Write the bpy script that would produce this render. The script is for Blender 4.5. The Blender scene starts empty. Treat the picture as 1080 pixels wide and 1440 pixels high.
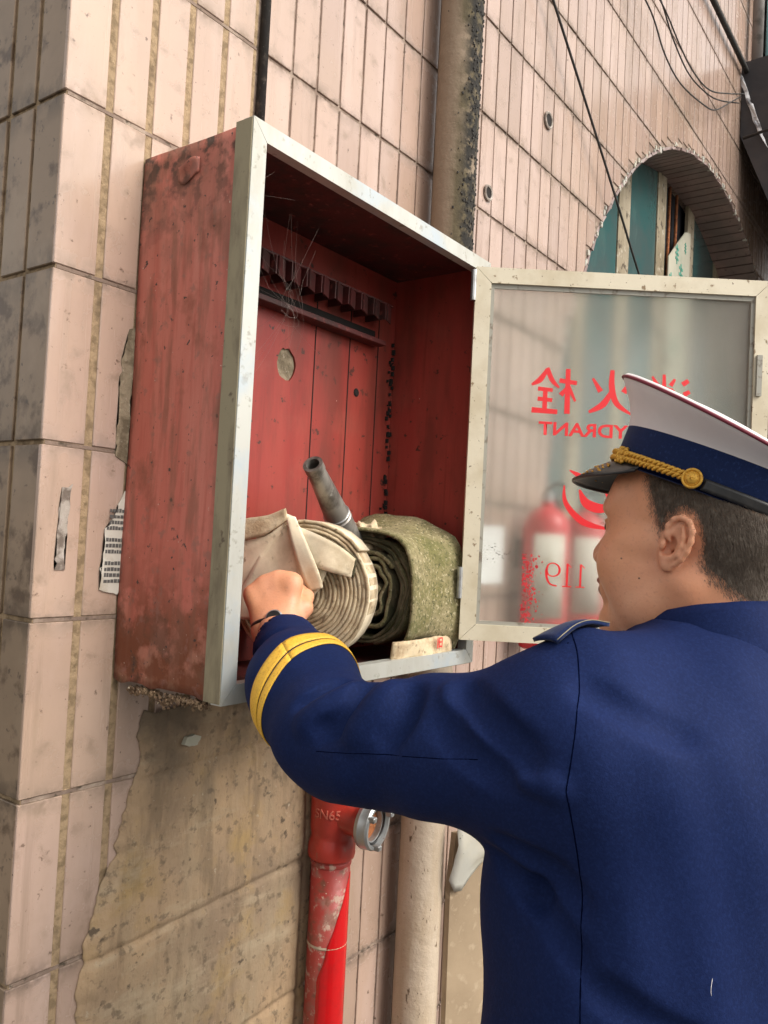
import bpy, bmesh, math, random
import numpy as np
from mathutils import Vector, Matrix
from mathutils.bvhtree import BVHTree
from mathutils import noise as mnoise

SC = bpy.context.scene
COL = SC.collection
random.seed(7)
rng = np.random.default_rng(7)
Z0 = 1.28                      # height of the cabinet's underside above the ground

# ------------------------------------------------------------------ camera
CAMP = np.array([-0.77881, -1.05697, 0.22919 + Z0])
CR = np.array([0.58727544, -0.80779307, 0.05077324])
CU = np.array([-0.05835828, 0.02030698, 0.99808914])
CF = np.array([0.80728054, 0.58911628, 0.03521563])
cam = bpy.data.cameras.new('camera')
cam.sensor_fit = 'VERTICAL'; cam.sensor_height = 36.0
cam.lens = 1157.27 / 1440 * 36.0
cam.clip_start = 0.02; cam.clip_end = 300
cam_ob = bpy.data.objects.new('camera', cam)
COL.objects.link(cam_ob)
M = Matrix(((CR[0], CU[0], -CF[0], CAMP[0]), (CR[1], CU[1], -CF[1], CAMP[1]),
            (CR[2], CU[2], -CF[2], CAMP[2]), (0, 0, 0, 1)))
cam_ob.matrix_world = M
SC.camera = cam_ob

# ------------------------------------------------------------------ light
SUN_EL, SUN_AZ = math.radians(43), math.radians(-82)     # azimuth: direction from +X towards +Y where the sun stands
sd = Vector((math.cos(SUN_EL) * math.cos(SUN_AZ), math.cos(SUN_EL) * math.sin(SUN_AZ), math.sin(SUN_EL)))
W = bpy.data.worlds.new('World'); SC.world = W; W.use_nodes = True
wn = W.node_tree; wn.nodes.clear()
sky = wn.nodes.new('ShaderNodeTexSky'); sky.sky_type = 'NISHITA'; sky.sun_disc = False
sky.sun_elevation = SUN_EL
sky.sun_rotation = math.atan2(sd.x, sd.y)
sky.air_density = 1.0; sky.dust_density = 4.0; sky.ozone_density = 1.0
hs = wn.nodes.new('ShaderNodeHueSaturation'); hs.inputs['Saturation'].default_value = 0.10
bg = wn.nodes.new('ShaderNodeBackground'); bg.inputs['Strength'].default_value = 0.15
wo = wn.nodes.new('ShaderNodeOutputWorld')
wn.links.new(sky.outputs[0], hs.inputs['Color']); wt = wn.nodes.new('ShaderNodeMix'); wt.data_type = 'RGBA'; wt.blend_type = 'MULTIPLY'; wt.inputs[0].default_value = 1.0
wt.inputs[7].default_value = (1.03, 1.0, 0.955, 1)              # the warm cast of an overcast street
wn.links.new(hs.outputs[0], wt.inputs[6]); wn.links.new(wt.outputs[2], bg.inputs[0]); wn.links.new(bg.outputs[0], wo.inputs[0])
sun = bpy.data.lights.new('sun', 'SUN'); sun.energy = 1.05; sun.angle = math.radians(28); sun.color = (1.0, 0.93, 0.83)
sun_ob = bpy.data.objects.new('sun', sun); COL.objects.link(sun_ob)
sun_ob.rotation_euler = sd.to_track_quat('Z', 'Y').to_euler()
sun_ob.location = (2, -4, 6)
SC.view_settings.view_transform = 'Standard'; SC.view_settings.look = 'None'
SC.view_settings.gamma = 1.0; SC.view_settings.use_curve_mapping = False
SC.view_settings.exposure = 0.84

# ------------------------------------------------------------------ materials
def pmat(name, base, rough=0.7, layers=(), bump=None, spec=0.5, metal=0.0, cell=None, extra=None, sss=0, bump2=None, sheen=0):
    """layers: dicts(scale, color, lo, hi, stretch, detail, z=(axis,a,b)) each a noise-shaped patch of colour."""
    m = bpy.data.materials.new(name); m.use_nodes = True
    nt = m.node_tree; N = nt.nodes; L = nt.links
    b = N['Principled BSDF']
    b.inputs['Roughness'].default_value = rough; b.inputs['Metallic'].default_value = metal
    b.inputs['Specular IOR Level'].default_value = spec
    if sss:
        b.inputs['Subsurface Weight'].default_value = sss
        b.inputs['Subsurface Radius'].default_value = (0.01, 0.004, 0.002)
        b.inputs['Subsurface Scale'].default_value = 1.0
    if sheen:
        b.inputs['Sheen Weight'].default_value = sheen; b.inputs['Sheen Roughness'].default_value = 0.4
    geo = N.new('ShaderNodeNewGeometry'); pos = geo.outputs['Position']
    def mapped(st):
        if st is None: return pos
        mp = N.new('ShaderNodeMapping'); mp.inputs['Scale'].default_value = st[:3]
        if len(st) > 3: mp.inputs['Rotation'].default_value = st[3:6]
        L.new(pos, mp.inputs[0]); return mp.outputs[0]
    def noise(scale, detail=6, st=None, r=0.6):
        n = N.new('ShaderNodeTexNoise'); n.inputs['Scale'].default_value = scale
        n.inputs['Detail'].default_value = detail; n.inputs['Roughness'].default_value = r
        L.new(mapped(st), n.inputs['Vector']); return n.outputs['Fac']
    def mrange(v, a, c, lo=0.0, hi=1.0):
        r = N.new('ShaderNodeMapRange'); r.inputs[1].default_value = a; r.inputs[2].default_value = c
        r.inputs[3].default_value = lo; r.inputs[4].default_value = hi; L.new(v, r.inputs[0]); return r.outputs[0]
    def math_(op, a, c):
        r = N.new('ShaderNodeMath'); r.operation = op
        for i, v in enumerate((a, c)):
            if isinstance(v, (int, float)): r.inputs[i].default_value = v
            else: L.new(v, r.inputs[i])
        return r.outputs[0]
    def mix(f, a, c):
        r = N.new('ShaderNodeMix'); r.data_type = 'RGBA'
        for s, v in ((r.inputs[0], f), (r.inputs[6], a), (r.inputs[7], c)):
            if hasattr(v, 'is_output'): L.new(v, s)
            elif isinstance(v, (int, float)): s.default_value = v
            else: s.default_value = (*v, 1)
        return r.outputs[2]
    col = base
    if cell:                                # (size xyz, colour a, colour b): one shade per tile
        at = N.new('ShaderNodeAttribute'); at.attribute_name = 'shade'; oi = N.new('ShaderNodeObjectInfo')
        fr = N.new('ShaderNodeMath'); fr.operation = 'FRACT'; L.new(math_('ADD', at.outputs['Fac'], oi.outputs['Random']), fr.inputs[0])
        col = mix(fr.outputs[0], cell[1], cell[2])
    rsock = None
    for l in layers:
        f = mrange(noise(l['scale'], l.get('detail', 6), l.get('stretch'), l.get('nr', 0.6)), l['lo'], l['hi'])
        for z in l.get('z', ()):
            sx = N.new('ShaderNodeSeparateXYZ'); L.new(pos, sx.inputs[0])
            f = math_('MULTIPLY', f, mrange(sx.outputs[z[0]], z[1], z[2]))
        if 'jz' in l:                       # grime that collects along the horizontal joints (spacing, offset, width)
            sx = N.new('ShaderNodeSeparateXYZ'); L.new(pos, sx.inputs[0])
            pp = N.new('ShaderNodeMath'); pp.operation = 'PINGPONG'; L.new(math_('ADD', sx.outputs[l.get('ja', 2)], l['jz'][1]), pp.inputs[0]); pp.inputs[1].default_value = l['jz'][0] / 2
            f = math_('MULTIPLY', f, mrange(pp.outputs[0], l['jz'][2], 0.0))
        if 'amt' in l: f = math_('MULTIPLY', f, l['amt'])
        col = mix(f, col, l['color'])
        if 'rough' in l:
            r_ = N.new('ShaderNodeMix'); L.new(f, r_.inputs[0])
            if rsock is None: r_.inputs[2].default_value = rough
            else: L.new(rsock, r_.inputs[2])
            r_.inputs[3].default_value = l['rough']; rsock = r_.outputs[0]
    if hasattr(col, 'is_output'): L.new(col, b.inputs['Base Color'])
    else: b.inputs['Base Color'].default_value = (*col, 1)
    if rsock is not None: L.new(rsock, b.inputs['Roughness'])
    prev = None
    for bp in (bump, bump2):
        if bp:
            bn = N.new('ShaderNodeBump'); bn.inputs['Strength'].default_value = bp[1]
            bn.inputs['Distance'].default_value = bp[2] if len(bp) > 2 else 0.002
            L.new(noise(bp[0], 5, bp[3] if len(bp) > 3 else None), bn.inputs['Height'])
            if prev is not None: L.new(prev, bn.inputs['Normal'])
            prev = bn.outputs[0]
    if prev is not None: L.new(prev, b.inputs['Normal'])
    if extra: extra(nt, b, col, noise, mrange, mix, math_)
    return m

def LY(scale, color, lo, hi, **k): return dict(scale=scale, color=color, lo=lo, hi=hi, **k)

JO = .2485 * 20 - (Z0 + .0945)
tile_layers = [LY(9, (.22, .15, .10), .54, .70, amt=.55, stretch=(5, 1, .16), rough=.6), LY(35, (.11, .075, .045), .40, .56, amt=.9, jz=(.2485, JO, .030), rough=.8), LY(110, (.07, .045, .03), .44, .54, amt=.9, jz=(.2485, JO, .014), rough=.9), LY(2.2, (.40, .29, .26), .40, .68, amt=.5), LY(1.6, (.50, .36, .265), .40, .66, amt=.7, z=((0, .9, -.1),)), LY(9, (.55, .42, .37), .5, .75, amt=.5, stretch=(1, 1, .25)),
               LY(4, (.17, .115, .065), .50, .74, amt=.8, z=((2, 1.35, .65), (0, .75, .1)), rough=.8),
               LY(55, (.10, .06, .04), .64, .70, amt=.85), LY(24, (.20, .14, .095), .56, .70, amt=.55, rough=.7), LY(7, (.22, .155, .11), .56, .70, amt=.5, stretch=(1.5, 1, .4), rough=.6), LY(130, (.08, .05, .035), .66, .70, amt=.8)]
M_TILE = pmat('glazed_pink_tile', (.5, .36, .31), .20, tile_layers, bump=(26, .14, .002), bump2=(300, .08, .0008), spec=.6,
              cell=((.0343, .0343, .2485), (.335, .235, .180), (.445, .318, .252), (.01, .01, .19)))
M_TILE_L = pmat('glazed_tan_tile_shaded', (.4, .3, .22), .42, [LY(30, (.08, .055, .035), .38, .54, amt=.9, jz=(.2485, JO, .045)), LY(8, (.18, .13, .085), .45, .7, amt=.7), LY(18, (.085, .05, .028), .54, .64, amt=.9), LY(60, (.07, .045, .03), .62, .68, amt=.8), LY(6, (.32, .24, .17), .54, .66, amt=.6)],  # browner, dirtier side-wall tile, its base also darkened to carry that wall's shade
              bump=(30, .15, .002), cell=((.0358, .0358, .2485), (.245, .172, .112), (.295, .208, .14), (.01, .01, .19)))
M_GROUT = pmat('ochre_grout', (.33, .235, .14), .95, [LY(60, (.20, .14, .08), .45, .6), LY(12, (.09, .06, .035), .56, .66, amt=.8)], bump=(260, .6, .003))
M_GROUT2 = pmat('dark_grout', (.19, .135, .105), .95, [LY(20, (.34, .265, .21), .48, .63), LY(60, (.06, .045, .03), .55, .65)], bump=(200, .5, .002))
M_MORTAR = pmat('mortar_smear', (.27, .22, .15), .95, [LY(40, (.14, .11, .07), .45, .62), LY(120, (.40, .34, .26), .6, .7)], bump=(120, .8, .004))
M_CORE = pmat('render_core', (.3, .26, .21), .9, [LY(10, (.2, .17, .13), .4, .7)])
M_SHEET = pmat('dusty_sheet', (.40, .275, .16), .85,
               [LY(3.0, (.24, .17, .11), .42, .62), LY(7, (.31, .235, .15), .5, .68, stretch=(1, 1, .5)), LY(9, (.33, .22, .09), .54, .7, amt=.8),
                LY(26, (.15, .105, .065), .53, .66, stretch=(1.2, 1, .22, 0, .6, 0), amt=.55), LY(18, (.38, .30, .20), .55, .66, amt=.7, stretch=(.3, 1, 1.2, 0, .6, 0)), LY(60, (.12, .085, .055), .56, .66, amt=.7), LY(90, (.42, .36, .27), .64, .72, amt=.7),
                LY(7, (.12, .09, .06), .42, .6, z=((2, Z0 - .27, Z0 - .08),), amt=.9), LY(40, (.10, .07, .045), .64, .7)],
               bump=(14, .9, .008, (1.5, 1, .5, 0, .6, 0)), bump2=(80, .7, .003))
M_RED_OUT = pmat('faded_red_paint', (.47, .122, .088), .52,
                 [LY(5, (.52, .18, .135), .42, .66, stretch=(3, 3, .35)), LY(25, (.36, .075, .052), .5, .7, stretch=(4, 4, .25), amt=.7),
                  LY(10, (.20, .065, .035), .56, .68, amt=.7, rough=.8), LY(7, (.22, .13, .075), .34, .56, z=((2, Z0 + .14, Z0 + .0),), rough=.9),
                  LY(22, (.16, .045, .018), .40, .52, z=((2, Z0 + .22, Z0 + .06),), rough=.9), LY(16, (.10, .045, .025), .54, .62, z=((2, Z0 + .21, Z0 + .02),), rough=.9),
                  LY(11, (.15, .10, .065), .42, .58, z=((2, Z0 + .60, Z0 + .80), (1, -.26, -.02)), rough=.9),
                  LY(30, (.06, .04, .03), .48, .58, z=((2, Z0 + .62, Z0 + .80),), rough=.9), LY(18, (.17, .12, .08), .48, .66, z=((1, -.17, -.225),), amt=.8, rough=.9),
                  LY(75, (.05, .03, .025), .64, .68), LY(14, (.19, .075, .045), .50, .64, amt=.6, stretch=(3, 3, .5)), LY(45, (.24, .11, .085), .58, .66, amt=.6), LY(140, (.55, .45, .38), .70, .73)],
                 bump=(40, .25, .002), bump2=(120, .25, .001))
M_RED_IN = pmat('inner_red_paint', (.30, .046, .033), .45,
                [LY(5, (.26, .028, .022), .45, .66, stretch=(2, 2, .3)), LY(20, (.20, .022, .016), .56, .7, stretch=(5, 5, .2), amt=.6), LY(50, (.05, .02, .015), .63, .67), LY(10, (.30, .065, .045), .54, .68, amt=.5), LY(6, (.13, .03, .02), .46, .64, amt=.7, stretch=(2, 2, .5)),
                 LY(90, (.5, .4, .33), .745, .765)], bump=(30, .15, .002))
M_RED_DARK = pmat('shaded_red_metal', (.085, .014, .013), .6, [LY(20, (.04, .015, .013), .45, .62), LY(60, (.22, .05, .04), .6, .7)], bump=(60, .3, .002))  # red metal with the shade of the cabinet's inside put into its colour
M_ALU = pmat('weathered_aluminium', (.50, .50, .46), .38, [LY(14, (.42, .41, .36), .45, .65, stretch=(1, 1, .3)), LY(40, (.26, .22, .16), .62, .70, amt=.8, rough=.8), LY(9, (.42, .47, .50), .5, .65), LY(70, (.22, .20, .15), .62, .68, amt=.5, rough=.8)],
             metal=.35, bump=(80, .12, .001))
M_ALU_E = pmat('grimy_frame_edge', (.27, .235, .15), .6, [LY(30, (.17, .14, .09), .45, .65, stretch=(1, 1, .3)), LY(60, (.12, .09, .06), .62, .7)], metal=.1, bump=(80, .2, .001))
M_CREAM = pmat('cream_door_paint', (.62, .56, .43), .5, [LY(12, (.52, .45, .32), .45, .66), LY(60, (.20, .13, .07), .62, .67, amt=.9, rough=.9), LY(130, (.10, .06, .035), .66, .70)], bump=(60, .2, .002))
M_GASKET = pmat('grey_glazing_bead', (.30, .29, .25), .6, [LY(50, (.16, .13, .1), .55, .65)])
M_STEEL = pmat('zinc_steel', (.42, .43, .43), .38, [LY(30, (.25, .24, .23), .5, .68), LY(90, (.2, .12, .07), .66, .72)], metal=.75, bump=(90, .1, .001))
M_NOZZLE = pmat('dull_nozzle_metal', (.32, .30, .27), .42, [LY(30, (.13, .115, .10), .45, .62, stretch=(1, 1, .4)), LY(70, (.42, .40, .36), .62, .72)], metal=.6, bump=(100, .2, .001))
M_BLACK = pmat('black_plastic', (.012, .012, .013), .35, [LY(60, (.03, .028, .027), .5, .7)])
M_CABLE = pmat('black_cable', (.018, .016, .015), .6, [LY(30, (.05, .045, .04), .5, .7)])
M_CONDUIT = pmat('sooty_conduit', (.022, .02, .018), .8, [LY(60, (.10, .085, .07), .55, .7), LY(200, (.16, .15, .13), .64, .7)], bump=(150, .5, .002))
M_HOLE = pmat('dark_hole', (.012, .009, .008), .95)
M_HOSE = pmat('cream_canvas_hose', (.78, .67, .49), .9, [LY(14, (.50, .40, .26), .42, .66), LY(50, (.26, .19, .115), .60, .70, amt=.8), LY(8, (.55, .49, .37), .5, .7)],
              bump=(420, .35, .0008), bump2=(45, .25, .002))
M_HOSE_EDGE = pmat('frayed_hose_edge', (.58, .47, .31), .95, [LY(30, (.36, .26, .155), .42, .62), LY(100, (.16, .11, .065), .58, .68, amt=.9), LY(16, (.52, .44, .31), .55, .7)], bump=(200, .6, .002))
M_MOULD = pmat('mouldy_green_hose', (.30, .25, .145), .95, [LY(7, (.17, .15, .055), .38, .66), LY(26, (.09, .085, .03), .50, .70, amt=.7), LY(70, (.12, .11, .04), .50, .62, amt=.7), LY(150, (.44, .38, .24), .56, .64, amt=.8), LY(190, (.05, .05, .02), .56, .62, amt=.8), LY(5, (.10, .105, .03), .52, .64, amt=.7)],
               bump=(220, .6, .002))
M_MOULD_D = pmat('mouldy_hose_inside', (.13, .105, .06), .95, [LY(20, (.05, .048, .022), .42, .58), LY(70, (.20, .165, .10), .6, .7)], bump=(200, .6, .002))
M_PIPE = pmat('stained_cream_pipe', (.47, .385, .295), .6,
              [LY(5, (.36, .265, .165), .42, .64, stretch=(2, 2, .4)), LY(60, (.13, .085, .05), .64, .68, stretch=(1, 1, .35)), LY(110, (.10, .07, .05), .67, .70),
               LY(6, (.25, .19, .135), .25, .50, z=((2, Z0 + .3, Z0 + .8),), rough=.9), LY(9, (.10, .08, .045), .34, .52, z=((2, Z0 + .5, Z0 + .9), (0, .737, .753), (1, -.070, -.090)), rough=.95),
               LY(45, (.018, .016, .013), .38, .50, z=((2, Z0 + .4, Z0 + .8), (0, .750, .770), (1, -.080, -.098)), rough=.95)],
              bump=(24, .7, .006), bump2=(160, .4, .002))
M_REDPIPE = pmat('scuffed_red_pipe', (.30, .032, .024), .45,
                 [LY(9, (.27, .10, .07), .50, .66, stretch=(1, 1, .6), amt=.6, rough=.7), LY(22, (.22, .12, .09), .54, .64, amt=.8, rough=.9), LY(50, (.42, .32, .25), .56, .64, amt=.8, rough=.9), LY(26, (.16, .05, .03), .56, .66), LY(150, (.5, .42, .34), .66, .70)],
                 bump=(60, .3, .002))
M_REDGLOSS = pmat('fresh_red_enamel', (.52, .006, .008), .22, [LY(20, (.40, .01, .01), .5, .7)], bump=(25, .2, .002))
M_VALVE = pmat('red_cast_iron', (.42, .035, .022), .34, [LY(14, (.30, .03, .02), .5, .68), LY(70, (.2, .12, .08), .64, .70, amt=.8, rough=.8)], bump=(70, .3, .002))
M_CASTTEXT = pmat('worn_casting_text', (.50, .12, .08), .5)
M_RUST = pmat('orange_rust', (.30, .10, .03), .9, [LY(60, (.16, .05, .02), .45, .62), LY(150, (.5, .3, .12), .62, .7)], bump=(150, .8, .003))
M_PLASTIC = pmat('cloudy_plastic_film', (.46, .45, .40), .3, [LY(10, (.45, .42, .34), .45, .65), LY(60, (.03, .03, .03), .70, .72)], bump=(18, .3, .006))
M_CARD = pmat('tan_card', (.34, .255, .165), .85, [LY(5, (.26, .19, .12), .42, .65), LY(40, (.40, .31, .21), .55, .68)], bump=(60, .2, .002))
M_PAPER = pmat('old_notice_paper', (.60, .57, .50), .9, [LY(20, (.42, .37, .29), .5, .66)])
M_PAPERW = pmat('white_notice_paper', (.78, .78, .77), .8)
M_EXT = pmat('extinguisher_red', (.55, .02, .03), .3, [LY(20, (.45, .02, .025), .5, .7)])
M_INK = pmat('grey_ink', (.10, .095, .09), .8)
M_PEEL = pmat('old_glue_residue', (.34, .30, .26), .9, [LY(50, (.14, .11, .09), .48, .60), LY(18, (.50, .44, .40), .5, .7)], bump=(120, .5, .002))
M_TEAL = pmat('teal_window_film', (.058, .092, .092), .25, [LY(4, (.035, .10, .10), .42, .62), LY(6, (.10, .165, .15), .56, .72, stretch=(1, 1, .4), amt=.7)], bump=(6, .1, .004))
M_MULL = pmat('peeling_window_frame', (.34, .29, .21), .8, [LY(8, (.20, .16, .10), .42, .6, stretch=(1, 1, .3)), LY(26, (.07, .05, .03), .56, .64), LY(20, (.46, .42, .34), .58, .7)], bump=(40, .5, .004))
M_DARKROOM = pmat('dark_room', (.010, .011, .016), .8)
M_BOARD = pmat('pale_packing_board', (.42, .40, .32), .85, [LY(6, (.32, .33, .26), .45, .65)])
M_GREENINK = pmat('green_print', (.10, .33, .25), .8)
M_REVEAL = pmat('reveal_tile', (.24, .165, .15), .5, [LY(6, (.16, .12, .11), .4, .65), LY(40, (.09, .06, .05), .6, .7)], bump=(50, .2, .002))
M_TARP = pmat('dark_tarpaulin', (.028, .026, .03), .7, [LY(5, (.05, .04, .04), .45, .65)], bump=(8, .4, .01))
M_TATTER = pmat('tattered_white_strip', (.7, .7, .72), .5, [LY(20, (.25, .25, .27), .52, .62)], bump=(30, .5, .005))
M_TEALSHEET = pmat('teal_sheet_metal', (.16, .30, .31), .5, [LY(3, (.11, .22, .23), .4, .7)])
M_POLE = pmat('grey_pole', (.22, .20, .19), .6, [LY(20, (.12, .11, .1), .5, .65)])
M_GROUND = pmat('worn_concrete_paving', (.13, .12, .105), .9, [LY(2, (.09, .082, .07), .4, .65), LY(30, (.17, .16, .14), .55, .7)], bump=(60, .4, .004))
M_DIRT = pmat('rust_dirt_crumbs', (.25, .17, .10), .95, [LY(70, (.12, .07, .04), .42, .6), LY(140, (.45, .38, .28), .6, .7)], bump=(200, .8, .003))
M_WEB = pmat('cobweb_silk', (.34, .27, .24), .7)
M_LETTER = pmat('red_glass_lettering', (.70, .012, .018), .4)
# uniform and person
def navy_extra(nt, b, col, noise, mrange, mix, math_): pass
M_NAVY = pmat('navy_wool', (.0042, .0125, .062), .8, [LY(9, (.0034, .0105, .052), .4, .65), LY(330, (.0085, .021, .090), .46, .66, amt=.6), LY(170, (.003, .009, .05), .5, .68, amt=.5)], spec=.15, bump=(520, .35, .0009), bump2=(16, .22, .006))
M_SEAM = pmat('navy_seam', (.0015, .003, .014), 1.0, spec=0.0)
M_NAVYBAND = pmat('navy_cap_band', (.006, .016, .066), .85, [LY(300, (.015, .035, .12), .55, .7)], spec=.2, bump=(900, .5, .001), sheen=.1)
M_CAPWHITE = pmat('white_cap_cloth', (.80, .76, .76), .75, [LY(9, (.68, .63, .63), .45, .7, amt=.6)], bump=(1200, .15, .0005), bump2=(12, .08, .005))
M_PIPING = pmat('dark_red_piping', (.16, .012, .03), .6)
M_GOLD = pmat('gold_cord', (.72, .40, .055), .38, [LY(400, (.45, .22, .03), .5, .65)], metal=.35, bump=(700, .5, .001))
M_STRIPE = pmat('yellow_cuff_braid', (.80, .46, .045), .55, [LY(350, (.62, .33, .03), .5, .65)], bump=(900, .5, .0008))
M_SKIN = pmat('skin', (.67, .31, .17), .46, [LY(16, (.70, .33, .20), .45, .65), LY(70, (.46, .21, .125), .60, .72, amt=.4), LY(9, (.72, .40, .25), .5, .7, amt=.6), LY(5, (.55, .24, .15), .5, .68, amt=.5), LY(240, (.50, .23, .14), .56, .68, amt=.5)], bump=(300, .35, .0008), bump2=(45, .2, .002), sss=.12, spec=.4)
M_SCALP = pmat('stubbled_scalp', (.33, .20, .13), .7, [LY(300, (.11, .075, .05), .45, .62)], bump=(500, .4, .0008), spec=.3)
M_LIP = pmat('lip', (.33, .12, .09), .45, sss=.1)
M_HAIR = pmat('short_dark_hair', (.10, .075, .056), .55, [LY(120, (.22, .18, .14), .50, .72)], spec=.4)
M_EYE = pmat('eye_white', (.6, .56, .52), .2)
M_SHOE = pmat('black_leather', (.012, .012, .012), .25)
M_SHIRT = pmat('pale_blue_shirt', (.45, .52, .62), .8)
M_TRIM = pmat('silver_trim', (.6, .6, .58), .3, metal=.7)

# dusty, slightly frosted glass
def dusty_glass(name, rough, dust, tint=(.86, .90, .88)):
    m = bpy.data.materials.new(name); m.use_nodes = True; nt = m.node_tree; N = nt.nodes; L = nt.links
    b = N['Principled BSDF']
    b.inputs['Base Color'].default_value = (*tint, 1); b.inputs['Transmission Weight'].default_value = 1
    b.inputs['Roughness'].default_value = rough; b.inputs['IOR'].default_value = 1.25
    geo = N.new('ShaderNodeNewGeometry')
    n1 = N.new('ShaderNodeTexNoise'); n1.inputs['Scale'].default_value = 5; n1.inputs['Detail'].default_value = 8; L.new(geo.outputs['Position'], n1.inputs['Vector'])
    mr = N.new('ShaderNodeMapRange'); mr.inputs[1].default_value = .35; mr.inputs[2].default_value = .7; mr.inputs[3].default_value = dust * .55; mr.inputs[4].default_value = dust * 1.5
    L.new(n1.outputs['Fac'], mr.inputs[0])
    d = N.new('ShaderNodeBsdfDiffuse'); d.inputs[0].default_value = (.50, .47, .41, 1)
    t = N.new('ShaderNodeBsdfTranslucent'); t.inputs[0].default_value = (.50, .48, .43, 1)
    ms0 = N.new('ShaderNodeMixShader'); ms0.inputs[0].default_value = .4; L.new(d.outputs[0], ms0.inputs[1]); L.new(t.outputs[0], ms0.inputs[2])
    ms = N.new('ShaderNodeMixShader'); L.new(mr.outputs[0], ms.inputs[0]); L.new(b.outputs[0], ms.inputs[1]); L.new(ms0.outputs[0], ms.inputs[2])
    L.new(ms.outputs[0], N['Material Output'].inputs[0]); return m
M_GLASS = dusty_glass('dusty_door_glass', .17, .21)

def sticker_mat(name, color, scale, lo, hi):
    m = pmat(name, color, .7, [LY(scale, (color[0] * .8, color[1] * .8, color[2] * .8), .4, .7)])
    nt = m.node_tree; N = nt.nodes; L = nt.links; b = N['Principled BSDF']
    geo = N.new('ShaderNodeNewGeometry'); n = N.new('ShaderNodeTexNoise'); n.inputs['Scale'].default_value = 38; n.inputs['Detail'].default_value = 8
    L.new(geo.outputs['Position'], n.inputs['Vector'])
    mr = N.new('ShaderNodeMapRange'); mr.inputs[1].default_value = lo; mr.inputs[2].default_value = hi; L.new(n.outputs['Fac'], mr.inputs[0])
    L.new(mr.outputs[0], b.inputs['Alpha']); return m
M_STICK = sticker_mat('faded_red_sticker', (.62, .025, .035), 12, .34, .44)
M_STICKW = sticker_mat('faded_pale_sticker', (.62, .55, .50), 12, .30, .42)

# ------------------------------------------------------------------ object helpers
def link(o, parent=None):
    COL.objects.link(o)
    if parent is not None:
        o.parent = parent
        w = parent; off = Vector((0, 0, 0))
        while w is not None:
            off += w.location if w.type == 'EMPTY' else Vector((0, 0, 0)); w = w.parent
        o.matrix_parent_inverse = Matrix.Translation(-off) if parent.type == 'EMPTY' else Matrix.Identity(4)
    return o
def thing(name, label, cat, loc, group=None):
    o = bpy.data.objects.new(name, None); o.empty_display_size = .05
    o.location = loc; COL.objects.link(o); o['label'] = label; o['category'] = cat
    if group: o['group'] = group
    return o
def tag(o, label, cat, group=None):
    o['label'] = label; o['category'] = cat
    if group: o['group'] = group
    return o
def mesh(name, v, f, mat, parent=None, smooth=False):
    me = bpy.data.meshes.new(name); me.from_pydata([tuple(map(float, p)) for p in v], [], [tuple(map(int, q)) for q in f])
    mats = mat if isinstance(mat, (list, tuple)) else [mat]
    for m in mats: me.materials.append(m)
    if smooth: me.polygons.foreach_set('use_smooth', [True] * len(me.polygons))
    me.update()
    return link(bpy.data.objects.new(name, me), parent)
def bmobj(name, bm, mat, parent=None, smooth=False):
    bmesh.ops.recalc_face_normals(bm, faces=bm.faces)
    me = bpy.data.meshes.new(name); bm.to_mesh(me); bm.free()
    for m in (mat if isinstance(mat, (list, tuple)) else [mat]): me.materials.append(m)
    if smooth: me.polygons.foreach_set('use_smooth', [True] * len(me.polygons))
    return link(bpy.data.objects.new(name, me), parent)
def add_box(bm, lo, hi, bev=0.0, mat3=None):
    vs = [bm.verts.new((x, y, z)) for x in (lo[0], hi[0]) for y in (lo[1], hi[1]) for z in (lo[2], hi[2])]
    q = [(0, 1, 3, 2), (4, 6, 7, 5), (0, 4, 5, 1), (2, 3, 7, 6), (0, 2, 6, 4), (1, 5, 7, 3)]
    fs = [bm.faces.new([vs[i] for i in k]) for k in q]
    if bev > 0:
        es = list({e for f in fs for e in f.edges})
        r = bmesh.ops.bevel(bm, geom=es, offset=bev, segments=1, affect='EDGES', profile=.5)
        vs = list({v for f in r['faces'] for v in f.verts})
    if mat3 is not None: bmesh.ops.transform(bm, matrix=mat3, verts=vs)
    return vs
def box(name, lo, hi, mat, parent=None, bev=0.0, mat3=None):
    bm = bmesh.new(); add_box(bm, lo, hi, bev, mat3); return bmobj(name, bm, mat, parent)
def catmull(pts, n=6, closed=False):
    P = [np.array(p, float) for p in pts]; out = []
    m = len(P)
    for i in range(m if closed else m - 1):
        if closed: a, b, c, d = P[i - 1], P[i], P[(i + 1) % m], P[(i + 2) % m]
        else: a, b, c, d = P[max(i - 1, 0)], P[i], P[i + 1], P[min(i + 2, m - 1)]
        for t in np.linspace(0, 1, n, endpoint=False):
            out.append(.5 * ((2 * b) + (-a + c) * t + (2 * a - 5 * b + 4 * c - d) * t * t + (-a + 3 * b - 3 * c + d) * t ** 3))
    if not closed: out.append(P[-1])
    return out
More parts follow.
